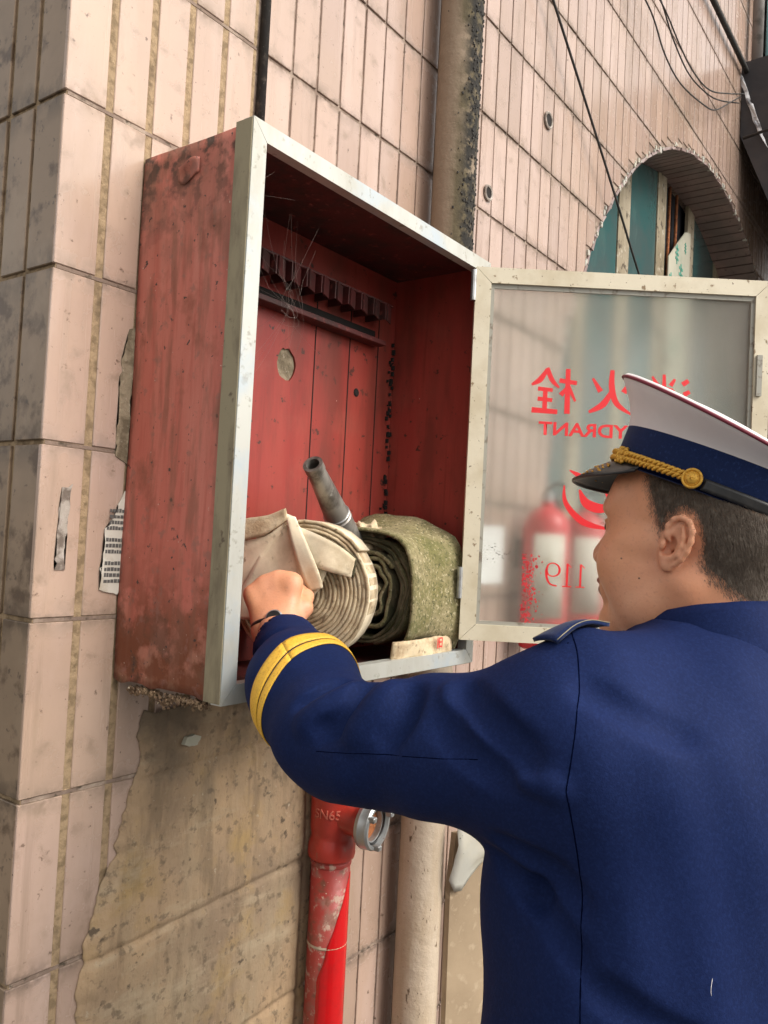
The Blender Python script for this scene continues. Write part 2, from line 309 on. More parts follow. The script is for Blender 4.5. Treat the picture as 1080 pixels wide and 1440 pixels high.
def add_tube(bm, pts, r, seg=8, cap=True, closed=False, ell=None):
    pts = [Vector(p) for p in pts]; n = len(pts)
    R_ = r if isinstance(r, (list, tuple, np.ndarray)) else [r] * n
    rings = []; up = None
    for i, p in enumerate(pts):
        if closed: t = (pts[(i + 1) % n] - pts[i - 1])
        else: t = pts[min(i + 1, n - 1)] - pts[max(i - 1, 0)]
        t.normalize()
        if up is None:
            up = Vector((0, 0, 1)) if abs(t.z) < .9 else Vector((1, 0, 0))
        s = t.cross(up); s.normalize(); up = s.cross(t); up.normalize()
        rings.append([bm.verts.new(p + (s * math.cos(a) + up * math.sin(a)) * R_[i]) for a in [2 * math.pi * k / seg for k in range(seg)]])
    m = n if closed else n - 1
    for i in range(m):
        A, B = rings[i], rings[(i + 1) % n]
        for k in range(seg):
            try: bm.faces.new((A[k], A[(k + 1) % seg], B[(k + 1) % seg], B[k]))
            except ValueError: pass
    if cap and not closed:
        bm.faces.new(rings[0][::-1]); bm.faces.new(rings[-1])
def tube(name, pts, r, mat, parent=None, seg=8, smooth=True, closed=False):
    bm = bmesh.new(); add_tube(bm, pts, r, seg, closed=closed); o = bmobj(name, bm, mat, parent, smooth); return o
def add_lathe(bm, prof, org, axis, seg=28, closed=False):
    ax = Vector(axis).normalized(); e = ax.orthogonal().normalized(); g = ax.cross(e); org = Vector(org)
    rings = []
    for r, h in prof:
        rings.append([bm.verts.new(org + ax * h + (e * math.cos(a) + g * math.sin(a)) * max(r, 1e-4)) for a in [2 * math.pi * k / seg for k in range(seg)]])
    n = len(rings)
    for i in range(n if closed else n - 1):
        A, B = rings[i], rings[(i + 1) % n]
        for k in range(seg): bm.faces.new((A[k], A[(k + 1) % seg], B[(k + 1) % seg], B[k]))
    if not closed:
        bm.faces.new(rings[0][::-1]); bm.faces.new(rings[-1])
def lathe(name, prof, org, axis, mat, parent=None, seg=28, smooth=True, closed=False, sharp=35):
    bm = bmesh.new(); add_lathe(bm, prof, org, axis, seg, closed)
    o = bmobj(name, bm, mat, parent, smooth)
    if smooth:
        try: o.data.set_sharp_from_angle(angle=math.radians(sharp))
        except Exception: pass
    return o
def shell(name, grid, thick, mat, parent=None, smooth=True, closed_u=False):
    """a sheet of points grid[i][j] given a thickness along its normals."""
    G = np.array(grid, float); n, m = G.shape[:2]
    du = np.gradient(G, axis=0); dv = np.gradient(G, axis=1)
    N = np.cross(du, dv); N /= (np.linalg.norm(N, axis=2, keepdims=True) + 1e-9)
    A = (G + N * thick / 2).reshape(-1, 3); B = (G - N * thick / 2).reshape(-1, 3); o = n * m
    f = []
    for i in range(n - 1):
        for j in range(m - 1):
            a, b, c, d = i * m + j, i * m + j + 1, (i + 1) * m + j + 1, (i + 1) * m + j
            f.append((a, d, c, b)); f.append((a + o, b + o, c + o, d + o))
    for i in range(n - 1):
        a, b = i * m, (i + 1) * m; f.append((a, a + o, b + o, b)); a, b = i * m + m - 1, (i + 1) * m + m - 1; f.append((a, b, b + o, a + o))
    for j in range(m - 1):
        a, b = j, j + 1; f.append((a, b, b + o, a + o)); a, b = (n - 1) * m + j, (n - 1) * m + j + 1; f.append((a, a + o, b + o, b))
    return mesh(name, np.vstack([A, B]), f, mat, parent, smooth)
def slab(name, poly, y0, y1, mat, parent=None, frame=None, jag=0.0):
    """polygon in (x,z) [or frame u,v] extruded from y0 to y1."""
    P = []
    n = len(poly)
    for i in range(n):
        a, b = np.array(poly[i], float), np.array(poly[(i + 1) % n], float)
        k = max(1, int(np.linalg.norm(b - a) / jag / 2.5)) if jag else 1
        for t in range(k):
            q = a + (b - a) * t / k
            if jag: q = q + rng.normal(0, jag, 2) * .5
            P.append(q)
    bm = bmesh.new()
    if frame is None: T = lambda u, w, v: (u, w, v)
    else: T = frame
    A = [bm.verts.new(T(p[0], y0, p[1])) for p in P]; B = [bm.verts.new(T(p[0], y1, p[1])) for p in P]
    bm.faces.new(A); bm.faces.new(B[::-1]); n = len(P)
    for i in range(n): bm.faces.new((A[i], B[i], B[(i + 1) % n], A[(i + 1) % n]))
    bmesh.ops.triangulate(bm, faces=[f for f in bm.faces if len(f.verts) > 4])
    return bmobj(name, bm, mat, parent)
def text_mesh(name, body, size, T, mat, parent, extrude=0.0, shear=0.0, offset=0.0, xs=1.0):
    """T maps (u,v,w) text-plane coordinates to the world"""
    c = bpy.data.curves.new(name, 'FONT'); c.body = body; c.size = size; c.align_x = 'CENTER'; c.align_y = 'CENTER'
    c.extrude = extrude; c.shear = shear; c.offset = offset; c.resolution_u = 4
    t = bpy.data.objects.new(name, c); COL.objects.link(t)
    dg = bpy.context.evaluated_depsgraph_get(); dg.update()
    me = bpy.data.meshes.new_from_object(t.evaluated_get(dg))
    bpy.data.objects.remove(t)
    for v in me.vertices: v.co = Vector(T(v.co.x * xs, v.co.y, v.co.z))
    me.materials.clear(); me.materials.append(mat); me.update()
    return link(bpy.data.objects.new(name, me), parent)
def in_view(p):
    d = np.asarray(p) - CAMP; z = d @ CF
    if z < .05: return None
    return 540 + 1157.27 * (d @ CR) / z, 720 - 1157.27 * (d @ CU) / z, z

# ------------------------------------------------------------------ ground
g = mesh('ground', [(-60, -60, 0), (60, -60, 0), (60, 60, 0), (-60, 60, 0)], [(0, 1, 2, 3)], M_GROUND); g['kind'] = 'structure'

# ------------------------------------------------------------------ the tiled building
XL, XR, ZT = -.142, 5.6, Z0 + 3.75
ARX, ARZ, ARR = 3.22, Z0 + .285, 1.75
SILL = Z0 - .25
def arch_top(x):
    d = ARR ** 2 - (x - ARX) ** 2
    return ARZ + math.sqrt(d) if d > 0 else None
bld = thing('tiled_building', 'building corner clad in narrow upright pink tiles with an arched window', 'building', (0, .3, 0))
# masonry behind the tiles, with the arched opening left out
bm = bmesh.new(); WY0, WY1 = .0035, .24
xs = [XL + .0035, ARX - ARR] + list(np.linspace(ARX - ARR, ARX + ARR, 61))[1:-1] + [ARX + ARR, XR]
for i in range(len(xs) - 1):
    a, b = xs[i], xs[i + 1]
    def quad(x0, x1, z0a, z0b, z1):
        vs = [(x0, WY0, z0a), (x1, WY0, z0b), (x1, WY0, z1), (x0, WY0, z1)]
        bm.faces.new([bm.verts.new(v) for v in vs])
        bm.faces.new([bm.verts.new((v[0], WY1, v[2])) for v in vs[::-1]])
    if b <= ARX - ARR + 1e-6 or a >= ARX + ARR - 1e-6: quad(a, b, 0, 0, ZT)
    else:
        ta, tb = arch_top(a) or ARZ, arch_top(b) or ARZ
        quad(a, b, ta, tb, ZT); quad(a, b, 0, 0, SILL)
        bm.faces.new([bm.verts.new(v) for v in [(a, WY0, ta), (b, WY0, tb), (b, WY1, tb), (a, WY1, ta)]])
        bm.faces.new([bm.verts.new(v) for v in [(a, WY0, SILL), (b, WY0, SILL), (b, WY1, SILL), (a, WY1, SILL)]])
for x in (ARX - ARR, ARX + ARR):
    bm.faces.new([bm.verts.new(v) for v in [(x, WY0, SILL), (x, WY1, SILL), (x, WY1, ARZ), (x, WY0, ARZ)]])
SECX = .23
for f in bm.faces: f.material_index = 0
bmobj('grout_bed', bm, [M_GROUT2], bld)
# ochre grout of the end bay and of the side wall (a skin just proud of the masonry)
box('grout_bed', (XL + .0040, .0022, 0), (.219, .0034, ZT), M_GROUT, bld)
box('side_wall', (XL + .0045, .0036, 0), (XL + .2, 2.6, ZT), M_GROUT, bld)
box('roof_slab', (XL, -.0, ZT + .002), (XR, 2.6, ZT + .12), M_CORE, bld)
for k in range(-5, 15):
    zz = Z0 + .0945 + .2485 * k
    if .02 < zz < ZT: box('joint_line', (XL + .005, .0012, zz - .0027), (.2185, .0021, zz + .0027), M_GROUT2, bld)
# tiles
tiles = []      # (x0,x1,z0,z1,kind)
PZ = .2485; zj = Z0 + .0945
rows = [(zj + PZ * k) for k in range(-6, 15)]
colsL = [(XL if k == -2 else .003 + .0715 * k + .0065, .003 + .0715 * (k + 1) - .0065) for k in range(-2, 3)]
colsR = [(.242 + .0695 * k + .0030, .242 + .0695 * (k + 1) - .0030) for k in range(0, 77)]
for (a, b) in colsL + colsR:
    for z in rows:
        z0, z1 = z + .0035, z + PZ - .0035
        if z1 < .02 or z0 > ZT: continue
        z0 = max(z0, .003)
        xm = (a + b) / 2; t = arch_top(xm)
        if t is not None and z0 < t + .006:
            tt = t + rng.uniform(.0, .03)
            if z0 < SILL - .02:
                if z1 > SILL: z1 = SILL - .002
                tiles.append((a, b, z0, z1, 'F')); continue
            if z1 < tt + .015: continue
            z0 = tt
        tiles.append((a, b, z0, z1, 'F'))
for k in range(0, 34):
    for z in rows:
        z0, z1 = z + .0035, z + PZ - .0035
        if z1 < .02 or z0 > ZT: continue
        y0 = .0040 if k == 0 else .0035 + .0715 * k + .005
        tiles.append((y0, .0035 + .0715 * (k + 1) - .005, max(z0, .003), z1, 'S'))
def near_key(t):
    c = ((t[0] + t[1]) / 2, 0, (t[2] + t[3]) / 2) if t[4] == 'F' else (XL, (t[0] + t[1]) / 2, (t[2] + t[3]) / 2)
    v = in_view(c)
    if v is None or not (-60 < v[0] < 1140 and -120 < v[1] < 1560): return 99 + abs(c[0])
    # hidden behind the cabinet, its door or the person: rank after the visible ones
    if 215 < v[0] < 640 and 300 < v[1] < 930: return 50 + v[2]
    if v[0] > 690 and v[1] > 900: return 50 + v[2]
    return v[2]
tiles.sort(key=near_key)
def tile_mesh():
    bm = bmesh.new(); add_box(bm, (-.5, 0, -.5), (.5, 1, .5)); me = bpy.data.meshes.new('tile'); bmesh.ops.recalc_face_normals(bm, faces=bm.faces); bm.to_mesh(me); bm.free(); return me
shared = {}
def tile_data(w, h, kind):
    key = (round(w, 3), round(h, 3), kind)
    if key not in shared:
        bm = bmesh.new(); add_box(bm, (-w / 2, 0, -h / 2), (w / 2, .009, h / 2), .0011)
        bmesh.ops.recalc_face_normals(bm, faces=bm.faces)
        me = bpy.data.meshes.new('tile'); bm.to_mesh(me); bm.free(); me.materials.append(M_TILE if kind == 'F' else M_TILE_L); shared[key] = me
    return shared[key]
LOCB = Vector((0, .3, 0)); ntile = 0
field = bmesh.new(); fieldS = bmesh.new(); SHL = field.faces.layers.float.new('shade'); SHS = fieldS.faces.layers.float.new('shade')
for i, (a, b, z0, z1, kind) in enumerate(tiles):
    jit = random.uniform(-.0006, .0006); rx, rz = random.gauss(0, .0015), random.gauss(0, .004)
    if i < 300:
        o = bpy.data.objects.new('tile', tile_data(b - a, z1 - z0, kind))
        if kind == 'F':
            o.location = Vector(((a + b) / 2, jit, (z0 + z1) / 2)); o.rotation_euler = (rx, 0, rz)
        else:
            o.location = Vector((XL + jit, (a + b) / 2, (z0 + z1) / 2)); o.rotation_euler = (rx, 0, -math.pi / 2 + rz)
        o.parent = bld; o.matrix_parent_inverse = Matrix.Translation(-LOCB); COL.objects.link(o)
    else:
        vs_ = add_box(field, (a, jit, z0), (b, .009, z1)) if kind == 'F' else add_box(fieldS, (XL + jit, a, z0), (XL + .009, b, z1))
        for v_ in vs_: v_.co.y += (v_.co.x - (a + b) / 2) * rz + (v_.co.z - (z0 + z1) / 2) * rx if kind == 'F' else 0
        sh_ = random.random()
        for f_ in {f_ for v_ in vs_ for f_ in v_.link_faces}: f_[SHL if kind == 'F' else SHS] = sh_
o = bmobj('tile_field', field, M_TILE, bld); o['kind'] = 'stuff'
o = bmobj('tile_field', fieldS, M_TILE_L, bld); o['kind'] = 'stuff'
# arch reveal tiles
na = 84
for k in range(na):
    a0 = math.pi * (k + .06) / na; a1 = math.pi * (k + .94) / na
    v = []
    for r_ in (ARR - .001, ARR - .012):
        for yy in (.0, .205):
            for a in (a0, a1): v.append((ARX + r_ * math.cos(a), yy + (random.uniform(-.006, .004) if yy == 0 else 0), ARZ + r_ * math.sin(a)))
    mesh('reveal_tile', v, [(0, 1, 3, 2), (4, 6, 7, 5), (0, 4, 5, 1), (2, 3, 7, 6), (0, 2, 6, 4), (1, 5, 7, 3)], M_REVEAL, bld)
# broken mortar teeth along the arch edge
bm = bmesh.new()
for k in range(130):
    a = math.pi * (.06 + .86 * random.random()); r_ = ARR + random.uniform(-.006, .012); s = random.uniform(.003, .009)
    x, z = ARX + r_ * math.cos(a), ARZ + r_ * math.sin(a)
    add_box(bm, (x - s * .7, -.004, z - s * 1.6), (x + s * .7, .012, z + s), .002, None)
o = bmobj('broken_edge', bm, M_PLASTIC, bld); o['kind'] = 'stuff'
# the arched window
WY = .195
wv = []
win = None
def arch_poly(x0, x1, zb, inset=.0, n=14):
    return [(x0, zb)] + [(x1, zb)] + [(x, (arch_top(x) or ARZ) - inset) for x in np.linspace(x1, x0, n)]
win = slab('window', arch_poly(ARX - ARR + .02, ARX + ARR - .02, SILL + .003, .004, 60), WY + .035, WY + .042, M_DARKROOM, bld)
mull = [(1.56, 1.66), (2.05, 2.16), (2.47, 2.60), (2.95, 3.07), (3.42, 3.53), (3.93, 4.03), (4.45, 4.56)]
edges = [1.49] + [e for m_ in mull for e in m_] + [4.94]
for i, (a, b) in enumerate(mull):
    slab('mullion', arch_poly(a, b, SILL + .005, .014, 4), WY - .006, WY + .0095, M_MULL, win)
for i in range(0, len(edges), 2):
    a, b = edges[i], edges[i + 1]
    if abs(a - 3.07) < .02: continue
    slab('pane', arch_poly(a + .001, b - .001, SILL + .005, .016, 8), WY, WY + .008, M_TEAL, win)
slab('window_sill', [(ARX - ARR + .003, SILL + .0), (ARX + ARR - .003, SILL + .0), (ARX + ARR - .003, SILL + .05), (ARX - ARR + .003, SILL + .05)], -.03, WY - .04, M_MULL, win)
for x in (3.17, 3.28): tube('window_bar', [(x, WY + .012, SILL + .1), (x, WY + .012, (arch_top(x)) - .02)], .008, M_RUST, win, 6)
brd = slab('packing_board', [(3.075, SILL + .06), (3.40, SILL + .06), (3.415, Z0 + 1.86), (3.33, Z0 + 1.84), (3.2, Z0 + 1.74), (3.08, Z0 + 1.64)], WY - .024, WY - .019, M_BOARD, win)
bm = bmesh.new()
for (x, z, s) in [(3.20, 1.66, .05), (3.27, 1.57, .06), (3.33, 1.74, .03), (3.12, 1.5, .05), (3.3, 1.4, .05), (3.2, 1.2, .06), (3.28, 1.0, .06)]:
    for k in range(3): add_box(bm, (x - s / 2, WY - .0262, Z0 + z + k * s * .5), (x + s / 2, WY - .0245, Z0 + z + k * s * .5 + s * .22))
    add_box(bm, (x - s * .1, WY - .0262, Z0 + z - s * .4), (x + s * .12, WY - .0243, Z0 + z + s * 1.5))
bmobj('board_print', bm, M_GREENINK, win)['kind'] = 'stuff'
# anchor holes in the tiles
for n_, (x, z, r_) in enumerate([(1.051, Z0 + 1.142, .018), (1.383, Z0 + 1.483, .022)]):
    bm = bmesh.new(); add_lathe(bm, [(r_, 0), (r_, .002)], (x, -.0042, z), (0, 1, 0), 14); bmobj('anchor_hole', bm, M_HOLE, bld)
    bm = bmesh.new(); add_tube(bm, [(x + r_ * math.cos(a), -.004, z + r_ * math.sin(a)) for a in np.linspace(0, 6.283, 14, endpoint=False)], .004, 6, closed=True); bmobj('anchor_collar', bm, M_PEEL, bld)

# bits stuck on the tiles
slab('glue_mark', [(-.112, Z0 + .165), (-.098, Z0 + .165), (-.093, Z0 + .285), (-.108, Z0 + .28)], -.0022, -.0010, M_PEEL, bld, jag=.003)
smear = tag(slab('mortar_smear', [(-.022, Z0 + .335), (-.001, Z0 + .325), (-.0008, Z0 + .535), (-.010, Z0 + .53), (-.020, Z0 + .49), (-.024, Z0 + .42)], -.0016, .002, M_MORTAR, None, jag=.0025),
            'rough grey mortar smear on the tile beside the cabinet', 'mortar')
nt_ = thing('torn_notice', 'torn paper notice with fine print beside the cabinet', 'paper notice', (-.01, 0, Z0 + .13))
slab('paper', [(-.036, Z0 + .135), (-.003, Z0 + .13), (.012, Z0 + .15), (.012, Z0 + .29), (-.004, Z0 + .285), (-.022, Z0 + .235), (-.034, Z0 + .225)], -.0026, -.0014, M_PAPER, nt_, jag=.003)
bm = bmesh.new()
for k in range(13):
    z = Z0 + .146 + k * .0088
    if k in (4, 8): continue
    x = -.031 + (.004 if k > 9 else 0)
    while x < .009:
        w = random.uniform(.003, .0055); add_box(bm, (x, -.0033, z), (x + w, -.0028, z + random.uniform(.0045, .006))); x += w + .0012
bmobj('print', bm, M_INK, nt_)['kind'] = 'stuff'

# dusty sheet pasted over the wall below the cabinet, tile joints showing through
def sheet_grid():
    G = []
    zs = np.linspace(Z0 - .05, .35, 170)
    for z in zs:
        zz = z - Z0
        left = np.interp(-zz, [.05, .07, .13, .31, .36, .49, .95], [.058, .052, .054, -.003, -.024, -.033, -.06]) + .010 * mnoise.noise((0, 0, z * 22)) + .006 * mnoise.noise((0, 3, z * 70))
        right = .475 + .008 * mnoise.noise((3, 0, z * 20))
        row = []
        for t in np.linspace(0, 1, 150):
            x = left + (right - left) * t
            y = -.0095
            jx = (x - .242) % .0695; jx = min(jx, .0695 - jx)
            jz = (z - zj) % PZ; jz = min(jz, PZ - jz)
            y += .0030 * math.exp(-(jx / .0045) ** 2) + .0058 * math.exp(-(jz / .005) ** 2)
            y -= .0045 * abs(mnoise.noise((x * 9 + z * 5, 1.3, z * 7))) + .0020 * abs(mnoise.noise((x * 30, 2.3, z * 22)))
            w = abs(math.sin((x * .75 - z * .9) * 26 + 3 * mnoise.noise((x * 5, 0, z * 5)))); y -= .0022 * math.exp(-(w / .12) ** 2) * max(0, mnoise.noise((x * 6, 5, z * 6)) + .2)
            e_ = min(1, t / .05); y = -.0012 + (y + .0012) * e_
            row.append((x, y, z + .05 * x - .01 + (.008 * mnoise.noise((x * 60, 0, 0)) if z > Z0 - .06 else 0)))
        G.append(row)
    return G
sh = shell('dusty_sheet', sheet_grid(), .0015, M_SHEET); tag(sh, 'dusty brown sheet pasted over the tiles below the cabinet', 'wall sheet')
tag(slab('plaster_chip', [(.128, Z0 - .118), (.155, Z0 - .122), (.163, Z0 - .108), (.150, Z0 - .103), (.133, Z0 - .106)], -.020, -.012, M_BOARD, None, jag=.002), 'small pale plaster chip clinging to the brown sheet', 'plaster chip')

# conduit above the cabinet
tube('conduit', [(.231, -.004, Z0 + .70), (.231, -.004, ZT)], .0085, M_CONDUIT, None, 10)
tag(bpy.data.objects['conduit'], 'thin sooty black conduit running up the wall behind the cabinet', 'conduit')

# ------------------------------------------------------------------ hydrant cabinet
CW, CD, CH = .665, .2375, .80
cab = thing('hydrant_cabinet', 'red wall cabinet with its aluminium glazed door swung open', 'fire cabinet', (.33, -.12, Z0))
TK = .004
def plate(name, lo, hi, mat, bev=.0012): return box(name, lo, hi, mat, cab, bev)
# left side panel, slightly dented
G = [[(-.0 - .0022 * math.sin(3 * t + 4 * s) * math.sin(math.pi * t) - .0015 * math.sin(9 * s), -CD + .02 + t * (CD - .022), Z0 + .003 + s * (CH - .006) - (.012 * max(0, mnoise.noise((t * 6, 0, 3))) + .006 * abs(mnoise.noise((t * 25, 1, 0)))) * (s < .02))
      for t in np.linspace(0, 1, 26)] for s in np.linspace(0, 1, 60)]
shell('side_panel', G, TK, [M_RED_OUT], cab)
box('side_lining', (.0035, -CD + .02, Z0 + .008), (.005, -.004, Z0 + CH - .006), M_RED_IN, cab)
plate('side_panel', (CW - TK, -CD + .02, Z0), (CW, -.002, Z0 + CH), M_RED_IN)
plate('top_panel', (.004, -CD + .02, Z0 + CH - .004), (CW - .0045, -.002, Z0 + CH), M_RED_OUT)
box('top_lining', (.006, -CD + .02, Z0 + CH - .0065), (CW - .0045, -.004, Z0 + CH - .0045), M_RED_DARK, cab)  # lining in near-black red, carrying the shade under the top as colour
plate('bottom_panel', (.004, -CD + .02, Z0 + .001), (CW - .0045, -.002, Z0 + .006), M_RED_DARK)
# back panel with a knocked out hole (x .33, z .545): strips around the opening
hx, hz, hr = .325, Z0 + .545, .028
bm = bmesh.new()
hole = [(hx + hr * math.cos(a) * (.9 + .12 * mnoise.noise((math.cos(a) * 2, math.sin(a) * 2, 5))), hz + 1.05 * hr * math.sin(a) * (1 + .12 * mnoise.noise((math.cos(a) * 3, math.sin(a) * 3, 9)))) for a in np.linspace(0, 2 * math.pi, 28, endpoint=False)]
outer = []
x0, x1, z0_, z1_ = .006, CW - .005, Z0 + .007, Z0 + CH - .007
for (x, z) in hole:
    dx, dz = x - hx, z - hz
    s = min(((x1 - hx) if dx > 0 else (hx - x0)) / max(abs(dx), 1e-6), ((z1_ - hz) if dz > 0 else (hz - z0_)) / max(abs(dz), 1e-6))
    outer.append((hx + dx * s, hz + dz * s))
corners = [(x0, z0_), (x1, z0_), (x1, z1_), (x0, z1_)]
for c in corners:
    i = min(range(28), key=lambda k: (outer[k][0] - c[0]) ** 2 + (outer[k][1] - c[1]) ** 2); outer[i] = c
yb = -.012
V1 = [bm.verts.new((x, yb, z)) for x, z in hole]; V2 = [bm.verts.new((x, yb, z)) for x, z in outer]; V3 = [bm.verts.new((x, yb + .004, z)) for x, z in hole]
for i in range(28):
    j = (i + 1) % 28
    bm.faces.new((V1[i], V1[j], V2[j], V2[i])); bm.faces.new((V1[i], V3[i], V3[j], V1[j]))
bmobj('back_panel', bm, M_RED_IN, cab)
slab('hole_backing', [(hx - .05, hz - .05), (hx + .05, hz - .05), (hx + .05, hz + .05), (hx - .05, hz + .05)], -.0075, -.005, M_MORTAR, cab)
for x in (.40, .505, .60): box('panel_seam', (x, yb - .0012, Z0 + .01), (x + .0022, yb - .0003, Z0 + .70), M_HOLE, cab)
bm = bmesh.new(); add_lathe(bm, [(.009, 0), (.006, .002)], (.535, yb - .0008, Z0 + .53), (0, -1, 0), 10); bmobj('rivet_hole', bm, M_HOLE, cab)
# corner grime flakes
bm = bmesh.new()
for k in range(70):
    z = Z0 + .1 + .55 * random.random(); x = CW - .012 - abs(random.gauss(0, .006)); s = random.uniform(.001, .004)
    add_box(bm, (x, yb - .004 - s, z), (x + s, yb - .001, z + 2.5 * s))
o = bmobj('flaking_paint', bm, [M_HOLE], cab); o['kind'] = 'stuff'
# hose rack: a slotted comb in the upper back
rk = box('hose_rack', (.02, -.060, Z0 + .712), (.585, -.013, Z0 + .717), M_RED_DARK, cab, .001)
for k in range(14):
    x = .03 + k * .040
    m3 = Matrix.Translation((x, -.05, Z0 + .695)) @ Matrix.Rotation(math.radians(22), 4, 'Z')
    box('rack_plate', (-.0015, -.018, -.017), (.0285, -.0155, .0165), M_RED_DARK, rk, 0, m3)
    m3 = Matrix.Translation((x, -.05, Z0 + .695))
    box('rack_rib', (-.0015, -.016, -.016), (.0015, .035, .0165), M_RED_DARK, rk, 0, m3)
box('rack_bar', (.02, -.045, Z0 + .634), (.585, -.013, Z0 + .644), M_RED_DARK, rk, .001)
box('rack_bar', (.02, -.016, Z0 + .644), (.585, -.0128, Z0 + .668), M_HOLE, rk, .0005)
# aluminium frame on the front
FW = .027; yf0, yf1 = -CD, -CD + .0195
def frame_bar(p, name='frame'):
    return slab(name, p, yf0, yf1, M_ALU, cab)
a0, a1, b0, b1 = -.004, CW + .004, Z0 - .003, Z0 + CH + .003
g_ = .0006
frame_bar([(a0, b0), (a0 + FW, b0 + FW + g_), (a0 + FW, b1 - FW - g_), (a0, b1)])
frame_bar([(a0 + g_, b1), (a0 + FW + g_, b1 - FW), (a1 - FW - g_, b1 - FW), (a1 - g_, b1)])
frame_bar([(a1, b1), (a1 - FW, b1 - FW - g_), (a1 - FW, b0 + FW + g_), (a1, b0)])
frame_bar([(a1 - g_, b0), (a1 - FW - g_, b0 + FW), (a0 + FW + g_, b0 + FW), (a0 + g_, b0)])
# grimy returns of the frame along the sides
box('frame_return', (a0 - .0012, -CD + .002, b0 + .002), (a0 + .0005, -CD + .034, b1 - .001), M_ALU_E, cab, .0005)
box('frame_return', (a0 + .003, -CD + .002, b1 - .001), (a1 - .003, -CD + .034, b1 + .0015), M_ALU_E, cab, .0005)
box('frame_return', (a0 + .005, -CD + .002, b0 - .0015), (a1 - .003, -CD + .03, b0 + .001), M_ALU_E, cab, .0005)
# rust crumbs and dirt hanging from the lower edge
bm = bmesh.new()
for k in range(420):
    t = random.random() ** .8; y = -CD + .03 + t * .17; s = random.uniform(.0008, .0032)
    x = random.uniform(-.006, .012); z = Z0 - .004 - abs(random.gauss(0, .005)) - (.012 if .45 < t < .62 else 0) * random.random()
    m3 = Matrix.Translation((x, y, z)) @ Matrix.Rotation(random.random() * 3, 4, 'X') @ Matrix.Rotation(random.random() * 3, 4, 'Y')
    add_box(bm, (-s * .5, -s, -s * .6), (s * .5, s, s * .6), 0, m3)
o = bmobj('rust_crumbs', bm, M_DIRT, cab); o['kind'] = 'stuff'
# curled paint flake at the top of the side panel
G = [[(-.004 - .010 * (1 - t) ** 2 * (1 - abs(2 * s - 1) ** 3), -.085 - .045 * s, Z0 + .765 - .022 * t - .006 * math.sin(s * 5)) for t in np.linspace(0, 1, 6)] for s in np.linspace(0, 1, 9)]
shell('paint_flake', G, .001, M_RED_OUT, cab)

# ---- open glazed door
HP = np.array([.600, -.2445, Z0 + .047]); DU = np.array([.588, -.809, 0]); DV = np.array([0, 0, 1.0]); DN = np.cross(DV, DU)   # DN points away from the camera side
if DN @ CF < 0: DN = -DN
DW, DH, DT, ST = .580, .728, .022, .031
def DT_(u, w, v): return tuple(HP + DU * u + DN * w + DV * v)
door = slab('door', [(0, 0), (ST, ST + g_), (ST, DH - ST - g_), (0, DH)], 0, DT, M_CREAM, cab, frame=DT_)
slab('stile', [(DW, DH), (DW - ST, DH - ST - g_), (DW - ST, ST + g_), (DW, 0)], 0, DT, M_CREAM, door, frame=DT_)
slab('rail', [(g_, DH), (ST + g_, DH - ST), (DW - ST - g_, DH - ST), (DW - g_, DH)], 0, DT, M_CREAM, door, frame=DT_)
slab('rail', [(DW - g_, 0), (DW - ST - g_, ST), (ST + g_, ST), (g_, 0)], 0, DT, M_CREAM, door, frame=DT_)
bw = .007
for (u0, v0, u1, v1) in [(ST, ST, ST + bw, DH - ST), (DW - ST - bw, ST, DW - ST, DH - ST), (ST + bw, DH - ST - bw * 1.3, DW - ST - bw, DH - ST), (ST + bw, ST, DW - ST - bw, ST + bw)]:
    slab('glazing_bead', [(u0, v0), (u1, v0), (u1, v1), (u0, v1)], .005, .009, M_GASKET, door, frame=DT_)
slab('glass', [(ST + .001, ST + .001), (DW - ST - .001, ST + .001), (DW - ST - .001, DH - ST - .001), (ST + .001, DH - ST - .001)], .0105, .0145, M_GLASS, door, frame=DT_)
slab('latch', [(DW - ST + .004, .50), (DW - ST + .014, .50), (DW - ST + .014, .58), (DW - ST + .004, .58)], -.006, -.0005, M_GASKET, door, frame=DT_)
for v in (.08, .66):
    bm = bmesh.new(); add_tube(bm, [DT_(-.004, -.003, v), DT_(-.004, -.003, v + .06)], .0055, 10); add_box(bm, (.606, -.2405, HP[2] + v), (.648, -.2385, HP[2] + v + .06)); bmobj('hinge', bm, M_STEEL, door, False)
# bolts and dirt on the top rail
bm = bmesh.new()
for k in range(120):
    u = random.uniform(.004, DW - .004); s = random.uniform(.0008, .0022)
    add_box(bm, (0, 0, 0), (s, s, s), 0, Matrix.Translation(DT_(u, random.uniform(.002, .018), DH)))
o = bmobj('top_grit', bm, M_DIRT, door); o['kind'] = 'stuff'
